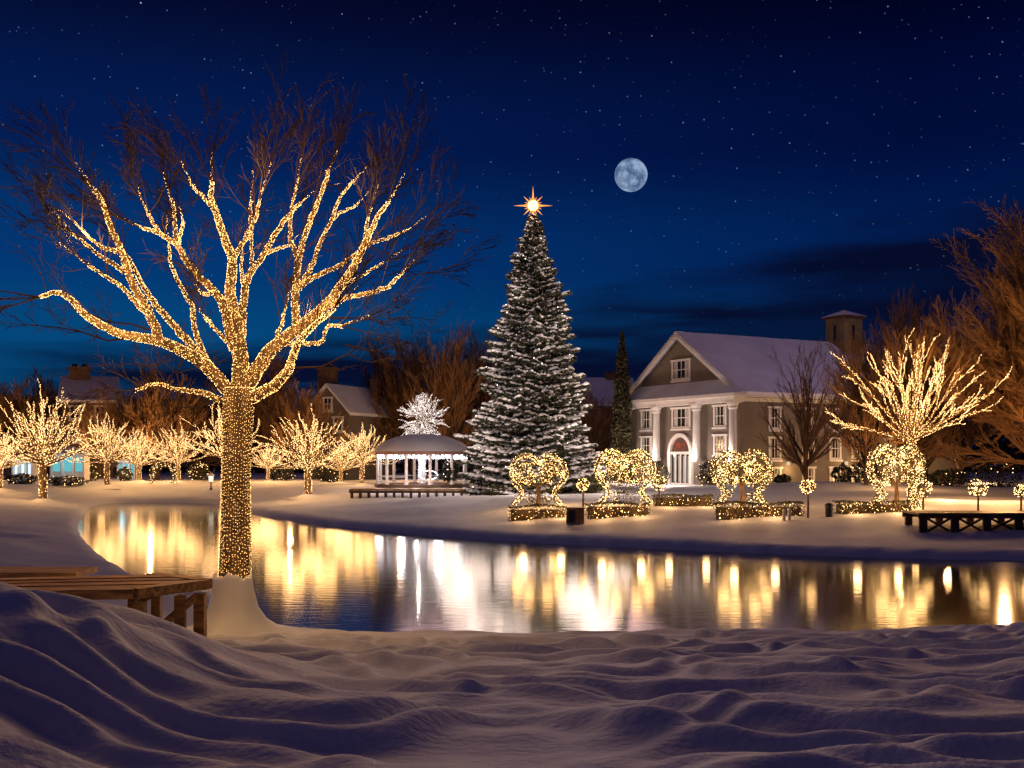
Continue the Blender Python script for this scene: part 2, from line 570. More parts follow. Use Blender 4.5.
def ground_z(x, y, detail=True):
    x, y = np.asarray(x, float), np.asarray(y, float)
    sd = pond_sd(x, y)
    near = ss((32 - y) / 8)
    land = 1.40 + 0.25 * vnoise(x / 14, y / 14, 3) - 0.12
    land = land + 0.5 * np.exp(-((x - 27) / 9) ** 2 - ((y - 90) / 8) ** 2)
    nland = 1.17 + np.clip(18 - y, -5, 30) * 0.112
    nland = nland + 0.88 / (1 + np.exp((x + 2.75) / 0.42)) * np.exp(-((y - 8.2) / 3.2) ** 2)
    nland = nland + 0.26 * np.exp(-((x - 8.5) / 2.2) ** 2 - ((y - 15) / 3.5) ** 2)
    base = land * (1 - near) + nland * near
    rise = 11.0 * (1 - near) + 3.4 * near
    out = 0.42 * (1 - np.exp(-np.maximum(sd, 0) / 0.35)) + (base - 0.42) * ss(np.maximum(sd, 0) / rise)
    z = np.where(sd > 0, out, -0.9 * (1 - np.exp(np.minimum(sd, 0) / 1.2)))
    # wind drifts
    wx = x + 1.1 * vnoise(x / 2.5, y / 2.5, 11)
    wy = y + 1.3 * vnoise(x / 3.1, y / 2.2, 12) + 0.22 * x * np.where(x < 0, -1, 0.3)
    ph = y + 0.28 * x * (0.6 - 0.4 * np.tanh(x / 2)) + 2.3 * vnoise(x / 2.1, y / 2.6, 31) + 0.9 * vnoise(x / 0.95, y / 1.0, 32)
    lam = 0.85 + 0.035 * np.clip(y, 0, 20)
    r1 = (0.5 + 0.5 * np.sin(2 * math.pi * ph / 1.02)) ** 1.5 * (0.1 + 1.3 * vnoise(x / 1.5, y / 1.2, 33))
    r4 = (0.5 + 0.5 * np.sin(2 * math.pi * (y - 0.22 * x + 1.9 * vnoise(x / 1.4, y / 1.6, 41) + 0.5 * vnoise(x / 0.6, y / 0.6, 42)) / 0.74)) ** 1.3 * np.clip(1.9 * vnoise(x / 1.2, y / 0.9, 43) - 0.35, 0, 1.3)
    r2 = (0.5 + 0.5 * np.sin(2 * math.pi * (ph * 1.1 + 1.5 * vnoise(x / 1.1, y / 1.3, 34)) / 0.47)) * vnoise(x / 1.3, y / 1.0, 35)
    r3 = vnoise(wx / 0.5, wy / 0.3, 9)
    amp = 0.88 * near * np.clip((23 - y) / 8, 0.35, 1.0) * ss(sd / 1.5)
    z = z + amp * (0.135 * (r1 - 0.35) + 0.07 * (r4 - 0.3)  + 0.14 * (vnoise(x / 1.3, y / 1.1, 36) - .5) + 0.06 * (vnoise(x / 0.5, y / 0.42, 37) - .5) + 0.012 * r3)
    far = (1 - near) * ss(sd / 2)
    z = z + far * (0.16 * (vnoise(x / 3.2, y / 2.2, 7) - .5) + 0.05 * (vnoise(x / 0.9, y / 0.8, 8) - .5))
    z = z + (1 - near) * np.where(sd > 0, 1, 0) * 0.10 * (vnoise(x / 0.9, y / 2.0, 15) - .3) * np.exp(-sd / 1.2)
    # a dip in front of the gazebo terrace
    z = z - 0.45 * np.exp(-((x + 7) / 7) ** 4 - ((y - 79) / 5) ** 4) * ss(sd / 3)
    return z


def gz(x, y):
    return float(ground_z(np.array([x]), np.array([y]))[0])


rows = np.concatenate([np.linspace(-6, 3, 20)[:-1], np.arange(3, 24, 0.045), 24 * np.exp(np.linspace(0, math.log(2200 / 24.0), 380))])
ct_ = np.linspace(-1, 1, 700)
cols = 1.25 * (0.36 * ct_ + 0.64 * ct_ ** 3)
YY = np.repeat(rows[:, None], len(cols), 1)
XX = cols[None, :] * (YY + 12)
ZZ = ground_z(XX, YY)
nr, nc = XX.shape
i = np.arange(nr - 1)[:, None] * nc
j = np.arange(nc - 1)[None, :]
g = MB()
g.add(np.stack([XX, YY, ZZ], -1).reshape(-1, 3), np.stack([i + j, i + j + 1, i + nc + j + 1, i + nc + j], -1).reshape(-1, 4))
g.build('ground', M['snow'], smooth=True, kind='structure')

w = MB()
cx, cy = 0.0, 50.0
xs = np.array([p[0] for p in POND]); ys = np.array([p[1] for p in POND])
w.add([(-48, 18, 0), (60, 18, 0), (60, 110, 0), (-48, 110, 0)], [(0, 1, 2, 3)])
w.build('water', M['water'], kind='structure')

# moon
mo = MB()
pm = world_pt(631, 175, 2600.0)
prof = [(40.0 * math.sin(t), -40.0 * math.cos(t)) for t in np.linspace(0, math.pi, 25)]
mo.lathe(prof, 40, cap=False)
moon = mo.build('moon', M['moon'], smooth=True, label='pale blue full moon with grey patches high in the night sky', category='moon')
moon.location = pm


# ------------------------------------------------------------------ growing branches
def nrm(v):
    return v / (np.linalg.norm(v) + 1e-9)


def grow(rng, p, d, L, r, lev, maxlev, out, spread=0.6, kids=5, up=0.10, shrink=0.55, seg=5, wob=0.12, first=0.25):
    pts, rad = [np.array(p, float)], [r]
    d = nrm(np.array(d, float))
    for k in range(seg):
        d = nrm(d + rng.normal(size=3) * wob + np.array((0, 0, up)))
        pts.append(pts[-1] + d * L / seg)
        rad.append(r * (1 - 0.65 * (k + 1) / seg))
    out.append((np.array(pts), np.array(rad), lev))
    if lev < maxlev:
        for k in range(kids):
            t = first + (1 - first) * (k + rng.uniform(0.2, 0.9)) / kids
            f = t * seg
            i0 = min(int(f), seg - 1)
            q = pts[i0] + (pts[i0 + 1] - pts[i0]) * (f - i0)
            dd = nrm(pts[i0 + 1] - pts[i0])
            side = rng.normal(size=3)
            side = nrm(side - dd * side.dot(dd))
            nd = nrm(dd + side * spread * rng.uniform(0.7, 1.3))
            grow(rng, q, nd, L * shrink * rng.uniform(0.75, 1.2), max(rad[i0] * 0.55, 0.004), lev + 1, maxlev, out, spread, kids, up, shrink, max(3, seg - 1), wob, first)


def bulbs_along(rng, pts, rad, step, off=1.0, extra=0.01):
    """bulb centres wound round a limb"""
    segs = np.linalg.norm(np.diff(pts, axis=0), axis=1)
    tot = segs.sum()
    n_ = max(2, int(tot / step))
    t = (np.arange(n_) + rng.uniform(0, 1, n_) * 0.6) / n_ * tot
    cum = np.concatenate([[0], np.cumsum(segs)])
    idx = np.clip(np.searchsorted(cum, t) - 1, 0, len(segs) - 1)
    f = (t - cum[idx]) / segs[idx]
    c = pts[idx] + (pts[idx + 1] - pts[idx]) * f[:, None]
    rr_ = rad[idx] * (1 - f) + rad[idx + 1] * f
    d = (pts[idx + 1] - pts[idx]) / segs[idx][:, None]
    ref = np.where(np.abs(d[:, 1:2]) < 0.9, np.array([[0, 1.0, 0]]), np.array([[1.0, 0, 0]]))
    s = np.cross(d, ref); s /= np.linalg.norm(s, axis=1)[:, None]
    u = np.cross(s, d)
    a = rng.uniform(0, 2 * math.pi, n_)
    return c + (rr_ * off + extra)[:, None] * (np.cos(a)[:, None] * s + np.sin(a)[:, None] * u)


# ------------------------------------------------------------------ the big wrapped tree
BIGP = 32
TY = 18.0
rng = np.random.default_rng(5)
gtz = gz(-4.72, TY)
big = thing('bare_tree', 'big bare tree on the near bank, trunk and limbs wrapped in golden lights', 'tree', (-4.72, TY, gtz))
OFF = np.array((-4.72, TY, gtz))
limbs_px = [
    # (list of (x, y)), start radius px, end radius px, depth of the tip in m
    ([(231, 394), (210, 370), (186, 353), (159, 341), (129, 336), (102, 326), (84, 314), (70, 299), (56, 293), (40, 297)], 11, 3.2, -0.9),
    ([(159, 341), (150, 314), (136, 290), (127, 269), (120, 248), (111, 227), (101, 200), (94, 190)], 7.5, 3.2, -1.3),
    ([(150, 314), (138, 305), (124, 288), (111, 280), (90, 267)], 4, 2.2, -1.8),
    ([(124, 272), (110, 262), (102, 257), (87, 245), (72, 233)], 3.6, 2.2, -0.6),
    ([(118, 252), (99, 245), (82, 230)], 3, 2.0, -1.9),
    ([(212, 368), (195, 350), (177, 329), (156, 305), (144, 287), (129, 260), (118, 243)], 7, 3.0, 0.9),
    ([(206, 360), (195, 332), (192, 308), (180, 284), (171, 263), (169, 246)], 4.8, 2.4, 1.3),
    ([(222, 400), (200, 392), (180, 390), (156, 384), (136, 390)], 5, 2.0, -0.5),
    ([(234, 350), (224, 308), (213, 290), (192, 269), (177, 246), (159, 233), (143, 228)], 8, 2.8, -0.8),
    ([(177, 246), (175, 226), (174, 210), (171, 199)], 3.6, 2.2, -0.3),
    ([(178, 246), (181, 232), (183, 222)], 3.2, 2.2, 0.6),
    ([(159, 233), (153, 222), (148, 214)], 2.8, 2.0, -1.3),
    ([(226, 341), (213, 326), (205, 318)], 3.2, 2.4, -0.9),
    ([(214, 292), (206, 294), (202, 293)], 3.2, 2.6, -0.9),
    ([(240, 400), (240, 360), (237, 330), (233, 310), (230, 290), (232, 262), (225, 239), (216, 212), (211, 196), (212, 182)], 14, 3.4, 0.3),
    ([(217, 214), (209, 203), (203, 197), (193, 187)], 3.2, 2.2, -0.6),
    ([(240, 345), (242, 320), (244, 299), (249, 275), (265, 252), (280, 227), (293, 210), (300, 203)], 8, 2.6, 1.0),
    ([(264, 254), (277, 249), (289, 245)], 3.0, 2.0, 1.5),
    ([(232, 262), (238, 251), (247, 236), (256, 218), (259, 201)], 4, 2.4, -0.9),
    ([(252, 268), (252, 250), (251, 230), (251, 202)], 3, 2.2, 0.0),
    ([(244, 292), (242, 275), (242, 256)], 3, 2.2, 1.2),
    ([(247, 385), (271, 350), (298, 329), (319, 311), (340, 288), (358, 259), (367, 238), (379, 215), (388, 203)], 12, 2.6, -1.0),
    ([(298, 328), (295, 305), (296, 281), (299, 256), (307, 230), (319, 200), (328, 172)], 7, 3.2, 0.4),
    ([(299, 258), (291, 242), (291, 215), (296, 188)], 3.8, 2.4, -0.4),
    ([(298, 290), (309, 272), (319, 245), (331, 221), (340, 197), (353, 182)], 4.6, 2.0, 1.4),
    ([(331, 221), (340, 213), (355, 206)], 2.8, 1.8, 1.7),
    ([(299, 288), (316, 275), (334, 269), (352, 257), (367, 245), (383, 240), (400, 234)], 4, 2.4, 0.3),
    ([(364, 246), (366, 232), (368, 218)], 3.2, 2.2, -0.3),
    ([(325, 307), (337, 293), (352, 281), (376, 267)], 3.8, 2.2, 0.9),
    ([(318, 314), (340, 300), (364, 294), (385, 288), (399, 277)], 4.4, 2.4, -1.5),
    ([(272, 350), (280, 329), (284, 314)], 3.4, 2.2, -0.7),
    ([(290, 345), (303, 343), (313, 344), (322, 341), (328, 326), (341, 326)], 3.6, 2.4, -1.2),
    ([(250, 398), (274, 386), (289, 368), (296, 347), (309, 330), (334, 309)], 10, 3.2, -1.9),
]
placed = []
tips = []
limb_mb, bulb_c = MB(), []
for li, (pp, r0, r1, dep) in enumerate(limbs_px):
    pp = np.array(pp, float)
    # start depth: nearest point of what is already there
    d0 = 0.0
    if placed:
        allp = np.vstack([q[:, :3] for q in placed])
        k = np.argmin((allp[:, 0] - pp[0, 0]) ** 2 + (allp[:, 1] - pp[0, 1]) ** 2)
        d0 = allp[k, 2] if np.hypot(allp[k, 0] - pp[0, 0], allp[k, 1] - pp[0, 1]) < 14 else 0.0
    if li in (0, 7, 14, 21, 32):
        d0 = 0.0
    # smooth resample (catmull-rom)
    ext = np.vstack([2 * pp[0] - pp[1], pp, 2 * pp[-1] - pp[-2]])
    out = []
    for a in range(len(pp) - 1):
        p0, p1, p2, p3 = ext[a:a + 4]
        for t in np.linspace(0, 1, 6)[:-1]:
            out.append(0.5 * ((2 * p1) + (-p0 + p2) * t + (2 * p0 - 5 * p1 + 4 * p2 - p3) * t * t + (-p0 + 3 * p1 - 3 * p2 + p3) * t ** 3))
    out.append(pp[-1])
    out = np.array(out)
    out[1:-1] += rng.normal(size=(len(out) - 2, 2)) * 0.5
    tt = np.linspace(0, 1, len(out))
    dd = d0 + (dep - d0) * tt ** 0.9
    placed.append(np.column_stack([out, dd]))
    Yv = TY + dd
    P3 = np.column_stack([(out[:, 0] - 512) / F * Yv, Yv, EYE - (out[:, 1] - 455) / F * Yv]) - OFF
    rad = (r0 + (r1 * 0.72 - r0) * tt ** 0.8) / F * TY * 0.63
    limb_mb.tube(P3, rad, 10)
    # dense winding of bulbs
    L = np.linalg.norm(np.diff(P3, axis=0), axis=1).sum()
    area = 2 * math.pi * rad.mean() * L
    bulb_c.append(bulbs_along(rng, P3, rad, L / max(8, area / 0.00095), 1.0, 0.004))
    # knot of bulbs at the cut end
    bulb_c.append(P3[-1] + rng.normal(size=(10, 3)) * 0.018)
    tips.append((P3[-1], nrm(P3[-1] - P3[-4]), rad[-1], P3, rad))
# trunk with a slight lean and uneven outline
tz = np.linspace(0, 1, 26)
tpx = np.interp(tz, [0, .35, .7, 1], [234, 235, 236, 239])
tpy = 640 - tz * (640 - 388)
trad = np.interp(tz, [0, .12, .3, .7, .92, 1], [17.5, 16.6, 15.4, 13.4, 14.6, 14]) / F * TY
tp3 = np.column_stack([(tpx - 512) / F * TY, np.full(26, TY), EYE - (tpy - 455) / F * TY]) - OFF
tr = MB()
tr.tube(tp3, trad, 20)
V = tr.v[0]
ang = np.arctan2(V[:, 1], V[:, 0] - np.repeat(tp3[:, 0], 20))
fl = 1 + 0.05 * np.sin(ang * 5 + V[:, 2] * 0.6) + 0.03 * np.sin(ang * 9 - V[:, 2] * 1.3)
cen = np.repeat(tp3, 20, 0)
tr.v[0] = cen + (V - cen) * fl[:, None]
tr.build('trunk', M['bark'], big, smooth=True)
limb_mb.build('limbs', M['bark'], big, smooth=True)
# trunk bulbs: vertical strands
tb = []
ncol = 38
for c in range(ncol):
    a = c / ncol * 2 * math.pi
    zz = np.arange(0.22, 1.03, 0.0135) + rng.uniform(0, 0.0135)
    zz = zz + rng.normal(size=len(zz)) * 0.003
    r_ = np.interp(zz, tz, trad)
    cx_ = np.interp(zz, tz, tp3[:, 0]); cz_ = np.interp(zz, tz, tp3[:, 2])
    aa = a + rng.normal(size=len(zz)) * 0.03 + 0.04 * np.sin(zz * 9 + c)
    tb.append(np.column_stack([cx_ + np.cos(aa) * (r_ * 1.02 + 0.006), np.sin(aa) * (r_ * 1.02 + 0.006), cz_]))
tbb = MB()
tb = np.vstack(tb)
tbb.octas(tb, rng.uniform(0.0028, 0.0056, len(tb)))
tbb.build('trunk_lights', M['bulb_main'], big)
# unlit twigs
tw = []
ctr = np.array((0.1, 0.0, 3.6))
for ti, (tip, d, r, P3, rad) in enumerate(tips):
    size = np.linalg.norm(tip - ctr)
    n0 = 3 if size > 2.0 else 2
    for k in range(n0):
        nd = nrm(d * 0.9 + nrm(tip - ctr) * 0.5 + rng.normal(size=3) * (0.33 if k else 0.08))
        n_before = len(tw)
        grow(rng, tip, nd, rng.uniform(0.85, 1.35) if size > 2.4 else rng.uniform(0.5, 0.9), r * 0.6, 0, 3, tw,
             spread=0.44, kids=4, up=0.01, shrink=0.50, seg=6, wob=0.05, first=0.15)
        if k == 0 and ti not in (0, 7):      # the winding thins out along the first bit of bare wood
            fp, fr, _ = tw[n_before]
            bulb_c.append(bulbs_along(rng, fp[:2], fr[:2], 0.008, 1.0, 0.004))
            bulb_c.append(bulbs_along(rng, fp[1:4], fr[1:4], 0.025, 1.0, 0.004))
    # side twigs along the outer part of the limb
    for k in range(3 if len(P3) > 14 else 1):
        q = P3[int(len(P3) * rng.uniform(0.40, 0.97))]
        nd = nrm(nrm(q - ctr) + rng.normal(size=3) * 0.5 + np.array((0, 0, 0.2)))
        grow(rng, q, nd, rng.uniform(0.5, 0.85), 0.010, 1, 3, tw, spread=0.5, kids=3, up=0.02, shrink=0.55, seg=5, wob=0.11)
# the low drooping unlit boughs on both sides
for pts in ([(163, 384), (145, 366), (128, 362), (120, 369)], [(180, 388), (172, 372), (176, 352)], [(129, 338), (105, 340), (75, 330), (50, 325), (25, 322)],
            [(150, 330), (125, 322), (100, 318)], [(290, 368), (320, 366), (345, 352), (362, 335)], [(330, 318), (360, 316), (392, 302)],
            [(345, 345), (370, 350), (392, 345)], [(215, 400), (190, 408), (160, 404)]):
    pp = np.array(pts, float)
    P3 = np.column_stack([(pp[:, 0] - 512) / F * TY, np.full(len(pp), TY) + np.linspace(0, 0.5, len(pp)), EYE - (pp[:, 1] - 455) / F * TY]) - OFF
    tw.append((P3, np.linspace(0.018, 0.008, len(pp)), 0))
    for k in range(7):
        q = P3[rng.integers(1, len(P3))]
        nd = nrm(P3[-1] - P3[0] + rng.normal(size=3) * 0.8)
        grow(rng, q, nd, rng.uniform(0.4, 0.8), 0.009, 1, 3, tw, spread=0.6, kids=3, up=0.03)
t2 = MB()
for pts, rad, lev in tw:
    t2.tube(pts, np.maximum(rad, 0.0038), 4 if lev < 2 else 3)
t2.build('twigs', M['twig'], big)
bb = MB()
bc = np.vstack(bulb_c)
bb.octas(bc, rng.uniform(0.0026, 0.0060, len(bc)))
bb.build('limb_lights', M['bulb_main'], big)
# snow heaped round the foot
sk = MB()
prof = [(2.0, -0.24), (1.15, -0.02), (0.74, 0.10), (0.53, 0.25), (0.405, 0.45), (0.36, 0.65), (0.333, 0.82), (0.318, 0.94), (0.305, 1.0), (0.25, 1.02)]
sk.lathe(prof, 40, cap=False)
V = sk.v[0]
a = np.arctan2(V[:, 1], V[:, 0])
V[:, :2] *= (1 + (0.07 * np.sin(a * 3 + V[:, 2] * 2) + 0.04 * np.sin(a * 7 + 1)) * (1.1 - V[:, 2]).clip(0.1, 1))[:, None]
V[:, 2] += (0.05 * np.sin(a * 4 + 1) + 0.03 * np.sin(a * 11)) * (V[:, 2] / 1.2).clip(0, 1) ** 2
sk.build('snow_skirt', M['snow2'], big, smooth=True)
for k, q in enumerate([(0.8, -0.9, 1.5), (-0.8, -0.8, 2.2), (0.8, -0.8, 2.9), (-0.7, -0.9, 3.8), (0.7, -1.2, 4.6), (-1.5, -1.1, 5.0), (-2.2, -1.9, 5.2),
                       (-1.7, -1.9, 6.3), (-0.6, -1.3, 6.3), (0.5, -1.2, 7.3), (1.6, -1.4, 6.5), (1.6, -1.2, 5.3), (2.3, -1.5, 6.1), (-1.2, 1.4, 5.8),
                       (1.3, 1.4, 6.0), (0, 1.5, 7.0), (-1.0, 1.0, 3.0), (1.9, -0.4, 7.4)]):
    lamp(OFF + np.array(q), BIGP * (0.13 if k < 4 else 1.1), (1.0, 0.55, 0.20), 0.02, name='string_glow')


# ------------------------------------------------------------------ lit park trees
def lit_tree_mesh(seed, h, trunk_h, trunk_r, W, nl, up_bias, bulb_r, step, kids=4, lev=2, root=True, minel=5):
    """returns meshes: bark, lights. total height h, crown half-width W"""
    rg = np.random.default_rng(seed)
    out = []
    base = np.array((0, 0, trunk_h))
    ga = 2.39996
    for k in range(nl):
        el = R(minel + (88 - minel) * ((k + 0.5) / nl) ** up_bias)
        az = k * ga + rg.uniform(-0.2, 0.2)
        d = np.array((math.cos(az) * math.cos(el), math.sin(az) * math.cos(el), math.sin(el)))
        Lh = (h - trunk_h)
        L = 1 / math.sqrt((math.cos(el) / W) ** 2 + (math.sin(el) / Lh) ** 2) * rg.uniform(0.80, 1.0)
        grow(rg, base + np.array((0, 0, -trunk_h * 0.10 * rg.uniform(0, 1))) + d * trunk_r * 0.4, d, L, trunk_r * 0.34, 0, lev, out,
             spread=0.34, kids=kids, up=0.012, shrink=0.34, seg=7, wob=0.045, first=0.32)
    mb = MB()
    tp = np.column_stack([np.zeros(7), np.zeros(7), np.linspace(-0.3, trunk_h * 1.02, 7)])
    mb.tube(tp, np.array([1.5, 1.15, 1.0, 0.95, 0.95, 1.0, 0.9]) * trunk_r, 10)
    bl = []
    for pts, rad, lv in out:
        mb.tube(pts, np.maximum(rad, 0.012), 5 if lv == 0 else 3)
        bl.append(bulbs_along(rg, pts, np.maximum(rad, 0.012), step * (1.0 if lv == 0 else 1.15), 1.0, 0.01))
    # trunk winding
    zz = np.arange(0.15, trunk_h, 0.028)
    a = zz * 21
    a = rg.uniform(0, 6.28, len(zz))
    bl.append(np.column_stack([np.cos(a) * trunk_r * 1.08, np.sin(a) * trunk_r * 1.08, zz]))
    lb = MB()
    bl = np.vstack(bl)
    lb.octas(bl, rg.uniform(0.7, 1.25, len(bl)) * bulb_r)
    return mb, lb


def snow_ring(mb_, r):
    pr = [(r, -0.15), (r * 0.75, 0.02), (r * 0.45, 0.12), (r * 0.25, 0.26)]
    mb_.lathe(pr, 20, cap=False)


GL = 'park trees wrapped in warm fairy lights'
variants = []
for sd_ in (31, 32, 33):
    variants.append(lit_tree_mesh(sd_, 6.5, 2.5, 0.24, 3.6, 40, 0.95, 0.021, 0.080, kids=2, minel=6))
vobj = {}
lit_list = [
    # px, base y, top y, half width px, Y, variant, label
    (0, 488, 432, 30, 88, 1, 'glowing bare tree cut off by the left edge of the photo'),
    (43, 492, 400, 45, 81, 0, 'largest glowing bare tree on the left bank, snow ring at its foot'),
    (107, 486, 421, 31, 100, 1, 'glowing bare tree with a stout dim trunk right of the teal kiosk'),
    (139, 485, 437, 26, 106, 2, 'small glowing bare tree between the stout-trunked one and the slim one by the arch'),
    (178, 483, 430, 27, 108, 0, 'glowing bare tree with slim trunk, first to the left of the big wrapped trunk'),
    (226, 484, 413, 38, 106, 2, 'glowing bare tree partly hidden behind the big wrapped trunk'),
    (268, 485, 447, 20, 108, 1, 'smallest glowing bare tree, first to the right of the big wrapped trunk'),
    (308, 490, 420, 42, 84, 0, 'wide glowing bare tree with thick lit trunk on the lawn left of the gazebo'),
    (362, 487, 430, 27, 95, 1, 'glowing bare tree touching the left eave of the gazebo'),
    (341, 486, 449, 22, 104, 2, 'low glowing bare tree squeezed behind the two trees left of the gazebo'),
]
for (px, by, ty, hw, Y, vi, lab) in lit_list:
    x = (px - 512) / F * Y
    z0 = gz(x, Y)
    h = (EYE - (ty - 455) / F * Y) - z0
    wd = hw / F * Y
    sc_ = (wd / 2.85, wd / 2.85, h / 6.35)
    if vi not in vobj:
        t = thing('park_tree', lab, 'tree', (x, Y, z0), random.uniform(0, 6), GL, sc_)
        variants[vi][0].build('trunk_and_boughs', M['bark'], t)
        variants[vi][1].build('string_lights', M['bulb_far'], t)
        sr = MB(); snow_ring(sr, 1.5)
        sr.build('snow_ring', M['snow2'], t, smooth=True)
        vobj[vi] = t
    else:
        t = dup(vobj[vi], lab, (x, Y, z0), random.uniform(0, 6), sc_)
    for q, qz in ((-0.55, .55), (-0.15, .72), (0.25, .5), (0.6, .66)):
        lamp((x + q * wd, Y - wd * 0.95, z0 + h * qz), 135 if hw > 40 else 90, WARM, 0.85, name='tree_glow')
    lamp((x - 0.2, Y - 0.9, z0 + 0.9), 20, WARM, 0.35, name='trunk_glow')

# round white tree behind the gazebo
Y = 100
x = (422 - 512) / F * Y
z0 = gz(x, Y)
v = lit_tree_mesh(44, 8.5, 6.3, 0.16, 2.2, 70, 1.0, 0.015, 0.080, kids=3, minel=-72)
t = thing('park_tree', 'round crowned tree in whiter lights rising behind the gazebo roof', 'tree', (x, Y, z0))
v[0].build('trunk_and_boughs', M['bark'], t)
v[1].build('string_lights', M['bulb_white'], t)
lamp((x, Y - 3.6, z0 + 6.6), 80, (0.95, 0.8, 0.7), 0.1, name='tree_glow')

# big fan tree on the right bank
Y = 58
x = (912 - 512) / F * Y
z0 = gz(x, Y)
v = lit_tree_mesh(63, 8.6, 3.6, 0.21, 4.7, 25, 1.0, 0.014, 0.050, kids=3, minel=16)
t = thing('park_tree', 'spreading bare tree on the right bank, branches fanned out in golden lights', 'tree', (x, Y, z0), 0.4)
v[0].build('trunk_and_boughs', M['bark'], t)
v[1].build('string_lights', M['bulb'], t)
rgk = np.random.default_rng(8)
tw = []
for k in range(18):
    az, el = rgk.uniform(0, 6.28), R(rgk.uniform(25, 85))
    d = np.array((math.cos(az) * math.cos(el), math.sin(az) * math.cos(el), math.sin(el)))
    grow(rgk, np.array((0, 0, 3.7)) + d * 3.2, d, 2.0, 0.03, 0, 2, tw, spread=0.5, kids=6, up=0.08)
tm = MB()
for pts, rad, lev in tw:
    tm.tube(pts, np.maximum(rad, 0.007), 3)
tm.build('twigs', M['brown'], t)
for dxk, dzk in ((-3.3, 5.3), (-2.0, 6.4), (-1.2, 4.9), (0, 7.4), (0.9, 5.6), (2.0, 6.7), (3.2, 5.5)):
    lamp((x + dxk, Y - 2.0, z0 + dzk), 95, WARM, 0.7, name='tree_glow')


# ------------------------------------------------------------------ snowy Christmas tree
def conifer(seed, H, Rb, nb):
    rg = np.random.default_rng(seed)
    fol, snow, lights, wood = MB(), MB(), [], MB()
    wood.tube([(0, 0, -0.4), (0, 0, H * 0.5), (0, 0, H * 0.98)], [0.34, 0.2, 0.03], 8)
    lc, sc_, ss_, sa, wl_ = [], [], [], [], []
    for k in range(nb):
        t = ((k + 0.5) / nb) ** 1.25          # 0 bottom .. 1 top
        z = 0.7 + t * (H - 0.9) + rg.normal() * 0.22 * (1 - t)
        rmax = Rb * (1 - t) ** 0.82 + 0.16
        az = k * 2.39996 + rg.uniform(-.3, .3)
        L = rmax * rg.uniform(0.60, 1.12) * (1.16 if k % 9 == 0 else 1.0) * (0.9 + 0.1 * math.sin(az * 3 + z))
        n_ = max(4, int(L / 0.24))
        s = np.linspace(0.12, 1, n_)
        lift = 0.22 * (t - 0.25)
        rr_ = s * L
        zz = z + L * (lift * s - 0.28 * s ** 1.3 + 0.20 * s ** 3)
        px_, py_ = rr_ * math.cos(az), rr_ * math.sin(az)
        spine = np.column_stack([px_, py_, zz])
        wood.tube(spine[::2] if n_ > 5 else spine[[0, -1]], np.linspace(0.04, 0.01, len(spine[::2] if n_ > 5 else spine[[0, -1]])), 3)
        # needle sprays: side spread widest in the middle
        wid = 0.36 * L * (1 - np.abs(2 * s - 1.1) ** 1.5).clip(0.12, 1) * 0.9 + 0.05
        m = 12
        side = rg.uniform(-1, 1, (n_, m)) * wid[:, None]
        along = rg.normal(size=(n_, m)) * 0.10
        cx_ = px_[:, None] + along * math.cos(az) - side * math.sin(az)
        cy_ = py_[:, None] + along * math.sin(az) + side * math.cos(az)
        cz_ = zz[:, None] - np.abs(side) * 0.22 + rg.normal(size=(n_, m)) * 0.05 - 0.05
        lc.append(np.stack([cx_, cy_, cz_], -1).reshape(-1, 3))
        # snow lumps on the outer half
        m2 = max(4, int(n_ * 3.6))
        si = rg.uniform(0.35, 1.0, m2) ** 0.8
        sw = np.interp(si, s, wid) * 0.85
        sd2 = rg.uniform(-1, 1, m2) * sw
        sx_ = si * L * math.cos(az) - sd2 * math.sin(az)
        sy_ = si * L * math.sin(az) + sd2 * math.cos(az)
        sz_ = np.interp(si, s, zz) - np.abs(sd2) * 0.22 + 0.05
        sc_.append(np.column_stack([sx_, sy_, sz_]))
        ss_.append((0.08 + 0.28 * rg.uniform(0, 1, m2) ** 1.6) * (0.6 + 0.4 * (1 - t)))
        sa.append(az + rg.normal(size=m2) * 0.5)
        nl_ = int(rg.uniform() < 0.45)
        si = rg.uniform(0.75, 1.03, nl_)
        lights.append(np.column_stack([si * L * math.cos(az), si * L * math.sin(az), np.interp(si, s, zz) + 0.12]))
    lc = np.vstack(lc)
    fol.leaves(lc, 0.19, rg, 0.35)
    sc_, ss_, sa = np.vstack(sc_), np.concatenate(ss_), np.concatenate(sa)
    snow.blobs(sc_, ss_, ss_ * 0.50, rg, sa)
    lb = MB()
    lb.octas(np.vstack(lights), 0.035)
    return wood, fol, snow, lb


Y = 80
x = (533 - 512) / F * Y
z0 = gz(x, Y)
H = (EYE + (455 - 213) / F * Y) - z0
wood, fol, snow, lb = conifer(3, H, 5.7, 1250)
t = thing('christmas_tree', 'towering snow laden conifer with white lights at the centre of the park', 'tree', (x, Y, z0))
wood.build('trunk', M['bark'], t)
fol.build('foliage', M['needle'], t)
snow.build('snow', M['snow2'], t, smooth=True)
lb.build('string_lights', M['bulb_white'], t)
COOL = (1.0, 0.76, 0.62)
rgq = np.random.default_rng(12)
for k in range(34):
    tt = (k / 33) ** 1.3
    zz = 1.6 + tt * (H - 2.6)
    rr_ = 5.9 * (1 - tt) ** 0.88 + 0.9
    a = R(-90 + 80 * math.sin(k * 2.4))
    lamp((x + rr_ * math.cos(a), Y + rr_ * math.sin(a), z0 + zz), 140 - 75 * tt, COOL, 1.3, name='string_glow')
